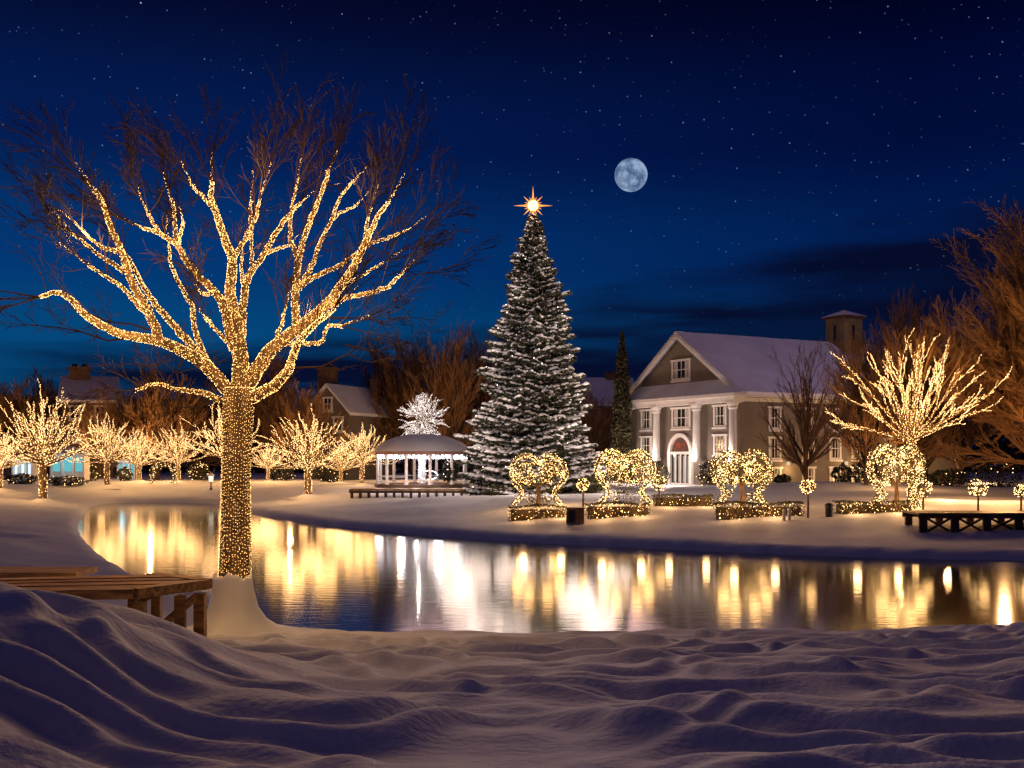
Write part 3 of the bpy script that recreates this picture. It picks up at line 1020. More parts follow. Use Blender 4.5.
# star
st = thing('star_topper', 'blazing golden star on the tip of the christmas tree', 'star', (x, Y, z0 + H + 0.55))
sb = MB()
prof = [(0.40 * math.sin(a), -0.40 * math.cos(a)) for a in np.linspace(0, math.pi, 9)]
sb.lathe(prof, 14, cap=False)
sb.build('core', M['star'], st, smooth=True)
sp = MB()
for k in range(16):
    a = k / 16 * 2 * math.pi
    L = 1.45 if k % 4 == 0 else (1.0 if k % 2 == 0 else 0.70)
    sp.tube([(0, 0, 0), (math.cos(a) * L * .5, 0, math.sin(a) * L * .5), (math.cos(a) * L, 0, math.sin(a) * L)], [0.20, 0.06, 0.004], 4)
for s in (-1, 1):
    sp.tube([(0, 0, 0), (0, s * 0.3, 0), (0, s * 0.8, 0)], [0.13, 0.05, 0.004], 4)
sp.build('glare_spikes', emat('star_glare', (1.0, 0.36, 0.07), 1.5), st)  # lens glare around the star, modelled as glowing spikes
lamp((x, Y - 0.8, z0 + H + 0.5), 130, (1.0, 0.5, 0.2), 0.4, name='star_glow')

# ------------------------------------------------------------------ the manor
HX, HY, HZ = 21.3, 99.0, 1.1
house = thing('manor_house', 'grand taupe manor with white columns, arched door and snow covered gable roof', 'house', (HX, HY, HZ), R(28.6))
LX, LY = 30.0, 18.0
EV, AP = 9.1, 15.1
wb = MB()
wb.box((LX / 2, 0.15, EV / 2 - .5), (LX, 0.3, EV + 1))
wb.box((LX / 2, LY - 0.15, EV / 2 - .5), (LX, 0.3, EV + 1))
wb.box((0.15, LY / 2, EV / 2 - .5), (0.3, LY - 0.6, EV + 1))
wb.box((LX - 0.15, LY / 2, EV / 2 - .5), (0.3, LY - 0.6, EV + 1))
for xx in (0.0, LX - 0.3):
    vv = [(xx, 0.0, EV), (xx, LY, EV), (xx, LY / 2, AP - 0.05), (xx + 0.3, 0, EV), (xx + 0.3, LY, EV), (xx + 0.3, LY / 2, AP - 0.05)]
    wb.add(vv, [(0, 2, 1), (3, 4, 5)])
    wb.add(vv, [(0, 1, 4, 3), (1, 2, 5, 4), (2, 0, 3, 5)])
wb.build('walls', M['taupe'], house)
rf = MB()
ov = 0.7
sl = (AP - EV) / (LY / 2)
th = 0.35
for s in (0, 1):
    y0 = -ov if s == 0 else LY + ov
    z0_ = EV - ov * sl
    x0, x1 = -0.8, LX + 0.5
    nx, ny = 30, 12
    # a slightly uneven snow sheet on each slope
    rgx = np.random.default_rng(2 + s)
    gx, gy = np.meshgrid(np.linspace(x0, x1, nx), np.linspace(0, 1, ny), indexing='ij')
    yy = y0 + (LY / 2 - y0) * gy
    zz = z0_ + (AP - z0_) * gy + th + 0.06 * (vnoise(gx / 2.5, gy * 4, 40 + s) - .5)
    Vt = np.stack([gx, yy, zz], -1).reshape(-1, 3)
    ii = np.arange(nx - 1)[:, None] * ny; jj = np.arange(ny - 1)[None]
    rf.add(Vt, np.stack([ii + jj, ii + jj + 1, ii + ny + jj + 1, ii + ny + jj], -1).reshape(-1, 4))
    Vb = Vt.copy(); Vb[:, 2] -= th - 0.04
    a0 = [k * ny for k in range(nx)]
    for k in range(nx - 1):
        rf.add([Vt[a0[k]], Vt[a0[k + 1]], Vb[a0[k + 1]], Vb[a0[k]]], [(0, 1, 2, 3)])
    for e0 in (0, (nx - 1) * ny):
        for k in range(ny - 1):
            rf.add([Vt[e0 + k], Vt[e0 + k + 1], Vb[e0 + k + 1], Vb[e0 + k]], [(0, 1, 2, 3)])
rf.build('roof', M['roof_snow'], house, smooth=False)
rk = MB()
for s in (0, 1):
    ye = -ov if s == 0 else LY + ov
    rk.bar((-0.72, ye, EV - ov * sl + 0.02), (-0.72, LY / 2, AP + 0.02), 0.16, 0.55)
rk.box((LX / 2, -ov * 0.5, EV - 0.42), (LX + 0.6, ov * 0.98, 0.34))
rk.box((LX / 2, -0.12, EV - 0.82), (LX, 0.22, 0.36))
rk.build('cornice', M['white'], house)
# entablature and little snow roof of the portico
en = MB()
en.box((-0.75, LY / 2, EV - 0.42), (1.7, LY + 1.6, 0.30))
en.box((-0.62, LY / 2, EV - 0.82), (1.25, LY + 0.8, 0.50))
en.build('entablature', M['white'], house)
pr_ = MB()
a_, b2 = -1.62, 0.0
z1 = EV - 0.25
vv = [(a_, -0.75, z1), (a_, LY + 0.75, z1), (b2, LY - 1.2, z1 + 1.45), (b2, 1.2, z1 + 1.45), (b2, -0.75, z1), (b2, LY + 0.75, z1)]
pr_.add(vv, [(0, 3, 2, 1)]); pr_.add(vv, [(0, 4, 3), (1, 2, 5)])
pr_.build('portico_roof', M['roof_snow'], house)
# columns on plinths with capitals
for s in (-1, 1):
    pl = MB(); pl.box((-0.75, LY / 2 + s * 6.3, 1.0), (1.3, 5.0, 3.0)); pl.build('plinth', M['taupe'], house)
for yy in (0.35, 5.7, 12.2, 17.4):
    cmb = MB()
    cmb.lathe([(0.44, 2.5), (0.44, 2.75), (0.37, 2.85), (0.36, 5.0), (0.33, 7.3), (0.33, 7.35)], 20, c=(-0.75, yy, 0))
    ccol = cmb.build('column', M['white'], house, smooth=False)
    cap = MB()
    cap.lathe([(0.36, 7.35), (0.48, 7.5), (0.42, 7.6), (0.56, 7.85), (0.56, 7.95)], 16, c=(-0.75, yy, 0))
    cap.box((-0.75, yy, 8.02), (1.15, 1.15, 0.14))
    cap.build('capital', M['white'], ccol)
    l_ = lamp((-1.62, yy, 2.95), 230, (1.0, 0.80, 0.68), 0.2, house, 'uplight')


def window(parent, x, y, z, wdt, hgt, face, shutters=True, curtain=True, sill=True, cols_=2, rows_=2, lit=None):
    """face 'front': wall plane x=0 looking to -x; 'side': wall plane y=0 looking to -y. z is the bottom"""
    def P(u, dd, v_):    # u along the wall, d out of the wall
        return (x - dd, y + u, z + v_) if face == 'front' else (x + u, y - dd, z + v_)

    def S(a, dd, c):
        return (dd, a, c) if face == 'front' else (a, dd, c)
    f = MB()
    fw = 0.20
    f.box(P(-wdt / 2 - fw / 2, 0.06, hgt / 2 - fw / 2), S(fw, 0.12, hgt + fw))
    f.box(P(wdt / 2 + fw / 2, 0.06, hgt / 2 - fw / 2), S(fw, 0.12, hgt + fw))
    f.box(P(0, 0.06, -fw / 2), S(wdt, 0.12, fw))
    f.box(P(0, 0.08, hgt + fw * .5), S(wdt + 3.4 * fw, 0.2, fw))
    for k in range(1, cols_):
        f.box(P(-wdt / 2 + wdt * k / cols_, 0.045, hgt / 2), S(0.07, 0.03, hgt))
    for k in range(1, rows_):
        f.box(P(0, 0.045, hgt * k / rows_), S(wdt, 0.025, 0.07))
    wo_ = f.build('window', M['white'], parent)
    p = MB()
    p.box(P(0, 0.012, hgt / 2), S(wdt, 0.02, hgt))
    p.build('pane', lit or M['glass'], wo_)
    if curtain:
        c = MB()
        c.box(P(-wdt * 0.36, 0.026, hgt / 2), S(wdt * 0.2, 0.006, hgt * 0.96))
        c.build('curtain', M['curtain'], wo_)
        c = MB()
        c.box(P(wdt * 0.36, 0.026, hgt / 2), S(wdt * 0.2, 0.006, hgt * 0.96))
        c.build('curtain', M['curtain'], wo_)
    if sill:
        s = MB()
        s.box(P(0, 0.12, -fw - 0.09), S(wdt + 2.6 * fw, 0.24, 0.18))
        s.build('sill', M['white'], wo_)
    return wo_


for yy in (3.0, 14.9):
    window(house, 0, yy, 5.95, 1.5, 1.75, 'front')
    window(house, 0, yy, 3.3, 1.5, 1.6, 'front')
window(house, 0, 9.0, 5.95, 2.6, 1.75, 'front', cols_=4)
window(house, 0, 9.0, 10.8, 2.6, 1.7, 'front', cols_=4)
for xx in (4.0, 8.3, 11.8, 14.8, 19.4, 24.0):
    window(house, xx, 0, 5.7, 1.15, 1.8, 'side')
    window(house, xx, 0, 2.85, 1.15, 1.8, 'side')
    window(house, xx, 0, 0.25, 1.15, 1.55, 'side', sill=False)
# arched door
dr = MB()
W2, hs_ = 1.55, 3.35
N = 16
fr_o = [(-W2 - .38, 0)] + [((W2 + .38) * -math.cos(a), hs_ + (W2 + .38) * math.sin(a)) for a in np.linspace(0, math.pi, N)] + [(W2 + .38, 0)]
fr_i = [(-W2, 0)] + [(W2 * -math.cos(a), hs_ + W2 * math.sin(a)) for a in np.linspace(0, math.pi, N)] + [(W2, 0)]
n_ = len(fr_o)
vv = [(-0.30, 9 + a, z) for a, z in fr_o] + [(-0.30, 9 + a, z) for a, z in fr_i] + [(0.02, 9 + a, z) for a, z in fr_o] + [(-0.02, 9 + a, z) for a, z in fr_i]
ff = []
for k in range(n_ - 1):
    ff += [(k, k + 1, n_ + k + 1, n_ + k), (k, 2 * n_ + k, 2 * n_ + k + 1, k + 1), (n_ + k, n_ + k + 1, 3 * n_ + k + 1, 3 * n_ + k)]
dr.add(vv, ff)
dr.box((-0.18, 9, hs_ - 0.05), (0.2, 2 * W2, 0.26))
for yy in (-0.78, 0, 0.78):
    dr.box((-0.12, 9 + yy, hs_ / 2), (0.12, 0.12, hs_ - 0.2))
dr.box((-0.12, 9, 0.15), (0.13, 2 * W2, 0.3))
door = dr.build('door', M['white'], house)
pn = MB(); pn.box((-0.035, 9, hs_ / 2 + .1), (0.03, 2 * W2, hs_ - 0.2)); pn.build('pane', M['glass'], door)
pn = MB()
for yy in (-1.15, -0.42, 0.35, 1.1):
    pn.box((-0.058, 9 + yy, 1.7), (0.01, 0.2, 2.6))
pn.build('curtain', M['doorwin'], door)
tn = MB()
hv = [(-0.035, 9 + W2 * -math.cos(a), hs_ + .08 + (W2 - .08) * math.sin(a)) for a in np.linspace(0, math.pi, N)]
tn.poly(hv)
tn.build('arch_pane', emat('arch_glow', (1.0, 0.45, 0.30), 0.16), door)
tn = MB()
rg9 = np.random.default_rng(9)
for k in range(26):
    tn.box((-0.06, 9 + rg9.uniform(-1.2, 1.2), hs_ + 0.25 + rg9.uniform(0, 0.75)), (0.02, rg9.uniform(.1, .3), rg9.uniform(.08, .24)))
tn.build('red_wreath', M['redwin'], door)
stp = MB(); stp.box((-1.4, 9, -0.15), (2.2, 5.2, 0.35)); stp.build('step', M['white'], house)
# tower
TX, TYl = 21.6, 8.3
tw_ = MB()
tw_.box((TX, TYl, 15.2), (2.7, 2.7, 5.6))
tower = tw_.build('tower', M['tower'], house)
tb_ = MB(); tb_.box((TX, TYl, 12.9), (3.3, 3.3, 2.2)); tb_.box((TX, TYl, 18.06), (3.3, 3.3, 0.22)); tb_.build('tower_base', M['brick'], tower)
sl_ = MB()
sl_.box((TX, TYl - 1.36, 16.4), (0.40, 0.06, 1.6)); sl_.box((TX - 1.36, TYl, 16.4), (0.06, 0.40, 1.6))
sl_.build('slot', M['iron'], tower)
ts = MB()
ts.add([(TX - 1.75, TYl - 1.75, 18.18), (TX + 1.75, TYl - 1.75, 18.18), (TX + 1.75, TYl + 1.75, 18.18), (TX - 1.75, TYl + 1.75, 18.18), (TX, TYl, 18.95)],
       [(0, 1, 4), (1, 2, 4), (2, 3, 4), (3, 0, 4)])
ts.add([(TX - 1.75, TYl - 1.75, 18.18), (TX + 1.75, TYl - 1.75, 18.18), (TX + 1.75, TYl + 1.75, 18.18), (TX - 1.75, TYl + 1.75, 18.18)], [(0, 1, 2, 3)])
ts.build('tower_cap', M['roof_snow'], tower)
for yy, pw in ((3.0, 420), (9.0, 420), (15.0, 420)):
    lamp((-6.5, yy, 0.9), pw * 1.5, (1.0, 0.72, 0.60), 0.6, house, 'facade_fill')  # unseen fill lamps added to brighten the front wall
for xx in (4.0, 11.0, 18.0, 25.0):
    lamp((xx, -6.5, 0.7), 800, (1.0, 0.56, 0.22), 0.6, house, 'facade_fill')  # added fill without fixtures, warming the side wall
spl = bpy.data.lights.new('roof_fill', 'SPOT')  # added spot out of view, only there to light the roof snow
spl.energy = 9500
spl.color = (1.0, 0.66, 0.90)
spl.spot_size = R(50)
spl.spot_blend = 0.8
spl.shadow_soft_size = 0.8
spo = bpy.data.objects.new('roof_fill', spl)
COL.objects.link(spo)
spo.location = (50, 78, 31)
spo.rotation_euler = (Vector((50, 78, 31)) - Vector((28.5, 108.5, 13))).to_track_quat('Z', 'Y').to_euler()
# warm wall lanterns on the side wall
for xx in (5.6, 13.2, 22.0):
    ln_ = MB()
    ln_.box((xx, -0.16, 2.3), (0.16, 0.3, 0.34))
    ln_.build('lantern', M['warmwin'], house)
    lamp((xx, -0.8, 1.7), 110, (1.0, 0.60, 0.24), 0.3, house, 'wall_lantern')


# ------------------------------------------------------------------ houses behind
def gable_house(label, px, Y, wpx, eave_y, apex_y, rz, chims, depth=9.0, wallm='brick', gable_front=True, name='house', lit=0):
    x = (px - 512) / F * Y
    z0 = gz(x, Y) - 0.2
    wd = wpx / F * Y
    ev = EYE + (455 - eave_y) / F * Y - z0
    ap = EYE + (455 - apex_y) / F * Y - z0
    t = thing(name, label, 'house', (x, Y, z0), R(rz))
    m = MB()
    m.box((0, 0, ev / 2), (wd, depth, ev))
    if gable_front:      # gable looks to the camera, ridge along y
        for yy in (-depth / 2, depth / 2):
            m.add([(-wd / 2, yy, ev), (wd / 2, yy, ev), (0, yy, ap - .1)], [(0, 1, 2)])
    else:
        for xx in (-wd / 2, wd / 2):
            m.add([(xx, -depth / 2, ev), (xx, depth / 2, ev), (xx, 0, ap - .1)], [(0, 1, 2)])
    m.build('walls', M[wallm], t)
    r = MB()
    o_ = 0.5
    if gable_front:
        s_ = (ap - ev) / (wd / 2)
        for s in (-1, 1):
            a1 = (s * (wd / 2 + o_), ev - o_ * s_)
            vv = [(a1[0], -depth / 2 - o_, a1[1]), (a1[0], depth / 2 + o_, a1[1]), (0, depth / 2 + o_, ap), (0, -depth / 2 - o_, ap)]
            v2 = [(p[0], p[1], p[2] + 0.35) for p in vv]
            r.add(vv + v2, [(0, 1, 2, 3), (4, 5, 6, 7), (0, 1, 5, 4), (1, 2, 6, 5), (2, 3, 7, 6), (3, 0, 4, 7)])
    else:
        s_ = (ap - ev) / (depth / 2)
        for s in (-1, 1):
            vv = [(-wd / 2 - o_, s * (depth / 2 + o_), ev - o_ * s_), (wd / 2 + o_, s * (depth / 2 + o_), ev - o_ * s_), (wd / 2 + o_, 0, ap), (-wd / 2 - o_, 0, ap)]
            v2 = [(p[0], p[1], p[2] + 0.35) for p in vv]
            r.add(vv + v2, [(0, 1, 2, 3), (4, 5, 6, 7), (0, 1, 5, 4), (1, 2, 6, 5), (2, 3, 7, 6), (3, 0, 4, 7)])
    ro = r.build('roof', M['roof_snow'], t)
    for (cxl, cyl, top, cw) in chims:
        c = MB()
        zt = EYE + (455 - top) / F * Y - z0
        c.box((cxl, cyl, (zt + ev - 1) / 2), (cw, cw * 0.8, zt - ev + 1))
        c.box((cxl, cyl, zt - 0.1), (cw * 1.2, cw, 0.3))
        for q in (-0.25, 0.25):
            c.lathe([(0.16 * cw, zt), (0.13 * cw, zt + 0.5)], 8, c=(cxl + q * cw, cyl, 0))
        c.build('chimney', M['brick'], ro)
    nw = max(2, int(wd / 3))
    for k in range(nw):
        xx = -wd / 2 + wd * (k + 0.5) / nw
        for zz in ([ev - 2.2, ev - 5.0] if ev > 6 else [ev - 2.2]):
            window(t, xx, -depth / 2, zz, 0.9, 1.4, 'side', curtain=False)
    if gable_front and ap - ev > 2.5:
        window(t, 0, -depth / 2, ev + 0.2, 0.9, 1.3, 'side', curtain=False)
    return t


gable_house('brick house with snowy roof and stout chimney behind the left park trees', 90, 135, 46, 402, 379, 18, [(-1.2, 0, 368, 2.3)], gable_front=False)
gable_house('house with steep snowy gable and tall dark chimneys behind the trees left of the gazebo', 352, 130, 46, 413, 389, -22, [(-2.8, -1, 368, 1.9), (1.6, 3, 378, 1.0)], depth=11, wallm='taupe')
gable_house('low house with broad snowy roof and chimney seen between christmas tree and cypress', 602, 150, 56, 405, 380, 8, [(1.2, 0, 374, 1.4)], gable_front=False)

# teal lit kiosk and a smaller one
def kiosk(label, px, Y, wpx, ty, by, em, snowroof=True):
    x = (px - 512) / F * Y
    z0 = gz(x, Y)
    wd = wpx / F * Y
    ht = (by - ty) / F * Y
    t = thing('kiosk', label, 'kiosk', (x, Y, z0))
    m = MB()
    zb = EYE - (by - 455) / F * Y - z0
    m.box((0, 0.8, (ht + zb) / 2), (wd, 1.2, ht + zb))
    for k in range(4):
        m.box((-wd / 2 + wd * k / 3 * 0.96 + 0.02 * wd, 0.1, (ht + zb) / 2), (0.18, 0.18, ht + zb))
    m.build('frame', M['white'], t)
    p = MB()
    for k in range(3):
        p.box((-wd / 2 + wd * (k + 0.5) / 3, 0.18, zb + ht * 0.5), (wd / 3 - 0.45, 0.03, ht * 0.72))
    p.build('window', em, t)
    r = MB()
    r.lathe([(0.74, 0), (0.74, 0.12), (0.0, 0.75)], 4, cap=False)
    V = r.v[0]
    ca, sa = math.cos(R(45)), math.sin(R(45))
    xy = V[:, :2] @ np.array([[ca, sa], [-sa, ca]])
    V[:, 0], V[:, 1] = xy[:, 0] * (wd + 0.8), xy[:, 1] * 2.4 + 0.7
    V[:, 2] = V[:, 2] * 1.2 + ht + zb
    r.build('roof', M['roof_snow'], t)
    lamp((x, Y - 0.9, z0 + zb + 1.2), 30, (0.35, 0.8, 0.95), 0.35, name='kiosk_glow')
    return t


kiosk('white kiosk with teal lit windows behind the largest left tree', 67, 104, 34, 455, 474, M['teal'])
kiosk('small kiosk with dim teal glow behind the tree with the stout trunk', 126, 116, 17, 462, 477, M['teal'])
kiosk('small pale lit kiosk at the far left behind the glowing trees', 22, 112, 20, 462, 478, M['palewin'])

# ------------------------------------------------------------------ gazebo
Y = 90
gx_, gy_ = (422 - 512) / F * Y, Y
z0 = gz(gx_, gy_)
gaz = thing('gazebo', 'white columned gazebo with domed snowy roof, lit inside by cool lights', 'gazebo', (gx_, gy_, z0))
fl = MB(); fl.lathe([(4.0, -0.5), (4.0, 0.32), (0.0, 0.34)], 12, cap=False); fl.build('floor', M['wood_dark'], gaz)
rf = MB()
eh = 3.05
rf.lathe([(4.25, eh), (4.2, eh + 0.14), (3.3, eh + 0.78), (2.2, eh + 1.22), (1.0, eh + 1.43), (0.0, eh + 1.5)], 12, cap=False)
rf.build('roof', M['roof_snow'], gaz, smooth=True)
fb = MB(); fb.lathe([(4.22, eh - 0.02), (4.26, eh - 0.26), (4.0, eh - 0.28), (3.95, eh - 0.02)], 12, cap=False); fb.lathe([(4.1, eh - 0.04), (0.01, eh - 0.04)], 12, cap=False)
fb.build('eave', mat('pink_eave', (0.42, 0.22, 0.17), 0.6, vary=0.15, vscale=2), gaz)
for k in range(12):
    a = (k + 0.5) / 12 * 2 * math.pi
    c = MB()
    c.lathe([(0.17, 0.32), (0.17, 0.5), (0.12, 0.55), (0.12, eh - 0.5), (0.17, eh - 0.4), (0.17, eh - 0.26)], 10, c=(3.75 * math.cos(a), 3.75 * math.sin(a), 0))
    c.build('column', M['white'], gaz)
rl = MB()
for k in range(12):
    if k in (8, 9):
        continue
    a, b_ = (k + 0.5) / 12 * 2 * math.pi, (k + 1.5) / 12 * 2 * math.pi
    for zz in (0.55, 0.95):
        rl.bar((3.75 * math.cos(a), 3.75 * math.sin(a), zz), (3.75 * math.cos(b_), 3.75 * math.sin(b_), zz), 0.06)
rl.build('railing', M['white'], gaz)
rg3 = np.random.default_rng(4)
a = rg3.uniform(0, 2 * math.pi, 760)
gb = MB()
gb.octas(np.column_stack([3.78 * np.cos(a), 3.78 * np.sin(a), eh - 0.30 - rg3.uniform(0, 0.34, 760)]), 0.035)
a = rg3.uniform(0, 2 * math.pi, 70)
gb.octas(np.column_stack([0.33 * np.cos(a), 0.33 * np.sin(a), rg3.uniform(0.4, eh - 0.3, 70)]), 0.022)
gb.build('fairy_lights', M['bulb_cold'], gaz)
pp_ = MB(); pp_.lathe([(0.3, 0.33), (0.3, eh - 0.05)], 10); pp_.build('centre_post', M['white'], gaz)
lamp((gx_ - 1.5, gy_ - 1.6, z0 + 2.4), 160, (0.9, 0.9, 1.0), 0.35, name='gazebo_glow')
lamp((gx_ + 1.5, gy_ - 1.6, z0 + 2.4), 160, (0.9, 0.9, 1.0), 0.35, name='gazebo_glow')
lamp((gx_ - 0.0, gy_ - 5.2, z0 + 1.2), 40, (1.0, 0.8, 0.75), 0.1, name='gazebo_glow')
for q in (-3, 0, 3):
    lamp((gx_ + q, gy_ - 5.0, z0 + 0.7), 60, (1.0, 0.76, 0.68), 0.35, name='gazebo_glow')
# sleigh-like glowing ornament and small tree in the gazebo
orn = thing('light_ornament', 'small glowing oval ornament of white lights standing inside the gazebo', 'ornament', (gx_ + 2.3 - 1.6, gy_ - 2.0, z0 + 0.33))
om = MB()
a = np.linspace(0, 2 * math.pi, 25)
om.tube(np.column_stack([0.75 * np.cos(a), 0 * a, 0.75 + 0.36 * np.sin(a)]), np.full(25, 0.05), 6)
om.bar((-.4, 0, 0), (-.4, 0, .5), .06); om.bar((.4, 0, 0), (.4, 0, .5), .06)
om.build('frame', M['white'], orn)
ob = MB(); a = rg3.uniform(0, 6.28, 90)
ob.octas(np.column_stack([0.75 * np.cos(a), rg3.normal(size=90) * .05, 0.75 + 0.36 * np.sin(a)]), 0.05); ob.build('string_lights', M['bulb_cold'], orn)
wd_, fl_, sn_, lb_ = conifer(17, 2.1, 0.75, 70)
ct = thing('potted_conifer', 'little dark conifer dotted with white lights inside the gazebo', 'tree', (gx_ + 2.5, gy_ - 2.2, z0 + 0.33))
wd_.build('trunk', M['bark'], ct); fl_.build('foliage', M['needle'], ct); lb_.build('string_lights', M['bulb_white'], ct)
# terrace in front
ter = thing('boardwalk', 'low timber terrace on short posts running along the front of the gazebo', 'boardwalk', (gx_, 82, 0))
zt = EYE - (489 - 455) / F * 82
dk = MB()
x0_, x1_ = (352 - 422) / F * 82, (490 - 422) / F * 82
xo = (422 - 512) / F * 82 - gx_
for k in range(4):
    dk.box((xo + (x0_ + x1_) / 2, -1.2 + k * 0.62, zt), (x1_ - x0_, 0.58, 0.10))
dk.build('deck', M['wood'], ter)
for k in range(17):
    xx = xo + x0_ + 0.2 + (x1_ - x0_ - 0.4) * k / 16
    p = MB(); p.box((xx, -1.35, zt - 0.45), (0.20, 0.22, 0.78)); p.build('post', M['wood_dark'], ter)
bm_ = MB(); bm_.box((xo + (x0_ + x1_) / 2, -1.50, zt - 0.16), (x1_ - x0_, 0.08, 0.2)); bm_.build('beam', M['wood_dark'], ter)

# ------------------------------------------------------------------ bare brown trees
def bare_mesh(seed, h, W, twigr, nl=16, kids=6, lev=3, spread=0.42, minel=18, up=0.06, shrink=0.42):
    rg = np.random.default_rng(seed)
    out = []
    for k in range(nl):
        el = R(minel + (88 - minel) * ((k + .5) / nl) ** 1.0)
        az = k * 2.4 + rg.uniform(-.3, .3)
        d = np.array((math.cos(az) * math.cos(el), math.sin(az) * math.cos(el), math.sin(el)))
        zb = h * rg.uniform(0.10, 0.32)
        L = 1 / math.sqrt((math.cos(el) / W) ** 2 + (math.sin(el) / (h - zb)) ** 2) * rg.uniform(0.78, 0.92)
        grow(rg, (0, 0, zb), d, L, h * 0.012, 0, lev, out, spread=spread, kids=kids, up=up, shrink=shrink, seg=5, wob=0.055, first=0.22)
    tr_, cr_ = MB(), MB()
    tr_.tube([(0, 0, -0.5), (0, 0, h * 0.2), (0, 0, h * 0.45)], [h * 0.022, h * 0.016, h * 0.008], 8)
    for pts, rad, lev_ in out:
        if lev_ == 0:
            tr_.tube(pts, rad, 5)
        else:
            cr_.tube(pts[::2] if lev_ > 2 and len(pts) > 3 else pts, np.maximum(rad, twigr)[::2] if lev_ > 2 and len(pts) > 3 else np.maximum(rad, twigr), 3)
    return tr_, cr_


bm1 = bare_mesh(101, 12, 6.0, 0.020, nl=28, kids=8, spread=0.5)
bm2 = bare_mesh(102, 12, 5.0, 0.020, nl=28, kids=8, spread=0.5)
BG = 'bare brown trees behind the park'
protos = {}
bare_list = [
    # px, Y, top y, half width px, variant, label
    (8, 128, 392, 44, 0, 'bare brown tree behind the tree cut off by the left edge'),
    (48, 140, 388, 40, 1, 'bare brown tree left of the stout brick chimney'),
    (120, 118, 402, 40, 0, 'bare brown tree in front of the brick house, right of its roof'),
    (158, 116, 384, 46, 1, 'tall bare brown tree behind the slim lit trees left of the wrapped trunk'),
    (196, 124, 396, 40, 0, 'bare brown tree seen just left of the wrapped trunk'),
    (272, 126, 372, 44, 1, 'bare brown tree seen just right of the wrapped trunk'),
    (306, 116, 398, 34, 0, 'bare brown tree left of the steep gabled house'),
    (385, 138, 362, 36, 1, 'bare brown tree right of the steep gabled house'),
    (412, 132, 356, 40, 0, 'tall bare brown tree straight behind the round white lit tree'),
    (448, 128, 350, 44, 1, 'tallest bare brown tree between round lit tree and christmas tree'),
    (482, 134, 354, 40, 0, 'bare brown tree partly hidden by the left side of the christmas tree'),
    (588, 140, 400, 30, 1, 'low bare brown tree at the right edge of the christmas tree'),
    (866, 84, 352, 44, 0, 'bare brown tree in front of the manor beneath its tower'),
    (926, 92, 336, 46, 1, 'bare brown tree behind the right half of the fan shaped lit tree'),
    (905, 88, 322, 40, 0, 'bare reddish tree rising behind the top of the fan shaped lit tree'),
    (960, 100, 330, 60, 1, 'bare brown tree under the spreading crown at the right edge'),
]
for (px, Y, ty, hw, vi, lab) in bare_list:
    x = (px - 512) / F * Y
    z0 = gz(x, Y)
    h = EYE + (455 - ty) / F * Y - z0
    wd = hw / F * Y
    sc_ = (wd / 5.2, wd / 5.2, h / 12.0)
    if vi not in protos:
        t = thing('bare_tree', lab, 'tree', (x, Y, z0), random.uniform(0, 6), BG, sc_)
        (bm1, bm2)[vi][0].build('trunk', M['dark_tw'], t)
        (bm1, bm2)[vi][1].build('crown', M['brown'], t)
        protos[vi] = t
    else:
        dup(protos[vi], lab, (x, Y, z0), random.uniform(0, 6), sc_)
# slender dark tree in front of the manor
Y = 74
x = (806 - 512) / F * Y
z0 = gz(x, Y)
a_, b2 = bare_mesh(110, 9.6, 3.2, 0.010, nl=22, kids=5, lev=3, spread=0.40)
t = thing('bare_tree', 'slender dark bare tree on the lawn in front of the manor side wall', 'tree', (x, Y, z0), 0.3)
a_.build('trunk', M['dark_tw'], t); b2.build('crown', M['dark_tw'], t)
# huge bare tree at the right edge
Y = 72
x = (1052 - 512) / F * Y
z0 = gz(x, Y)
h = EYE + (455 - 222) / F * Y - z0
a_, b2 = bare_mesh(120, h * 0.93, 6.8, 0.014, nl=84, kids=9, lev=3, spread=0.52, minel=14, up=0.015, shrink=0.40)
t = thing('bare_tree', 'huge bare tree with dense brushlike russet crown at the right edge', 'tree', (x, Y, z0))
a_.build('trunk', M['brown'], t); b2.build('crown', M['brown'], t)
lamp((x - 8.5, Y - 11.5, z0 + 4.0), 2200, (1.0, 0.50, 0.18), 0.2, name='crown_fill')  # added fill lamps with no visible source, warming the russet crown
lamp((x - 10.5, Y - 8.5, z0 + 1.2), 400, (1.0, 0.50, 0.18), 0.2, name='crown_fill')

for px, Y_, zz_, pw in ((-10, 112, 4.5, 1300), (60, 116, 4.5, 1300), (150, 109, 4.5, 1100), (290, 110, 4.5, 1100), (400, 114, 4.0, 900), (455, 114, 4.0, 900), (900, 80, 3.0, 500)):  # unseen lamps added to bring out the brown treeline
    x = (px - 512) / F * Y_
    lamp((x, Y_, gz(x, Y_) + zz_), pw, (1.0, 0.52, 0.20), 0.2, name='park_fill')
# cypress left of the manor
Y = 112
x = (622 - 512) / F * Y
z0 = gz(x, Y)
h = EYE + (455 - 332) / F * Y - z0
rgc = np.random.default_rng(77)
n_ = 9000
tt = rgc.uniform(0, 1, n_) ** 1.1
rp = 1.15 * np.interp(tt, [0, .1, .5, .8, 1], [.75, 1, .85, .5, .04]) * np.sqrt(rgc.uniform(0.3, 1, n_)) * (1 + .12 * np.sin(tt * 40))
aa = rgc.uniform(0, 6.28, n_)
cp = MB(); cp.leaves(np.column_stack([rp * np.cos(aa), rp * np.sin(aa), 0.3 + tt * (h - .3)]), 0.19, rgc)
t = thing('cypress', 'slim dark cypress standing at the left corner of the manor', 'tree', (x, Y, z0))
cp.build('foliage', M['cypress'], t)
tk = MB(); tk.tube([(0, 0, -.3), (0, 0, h * .9)], [.2, .04], 6); tk.build('trunk', M['bark'], t)
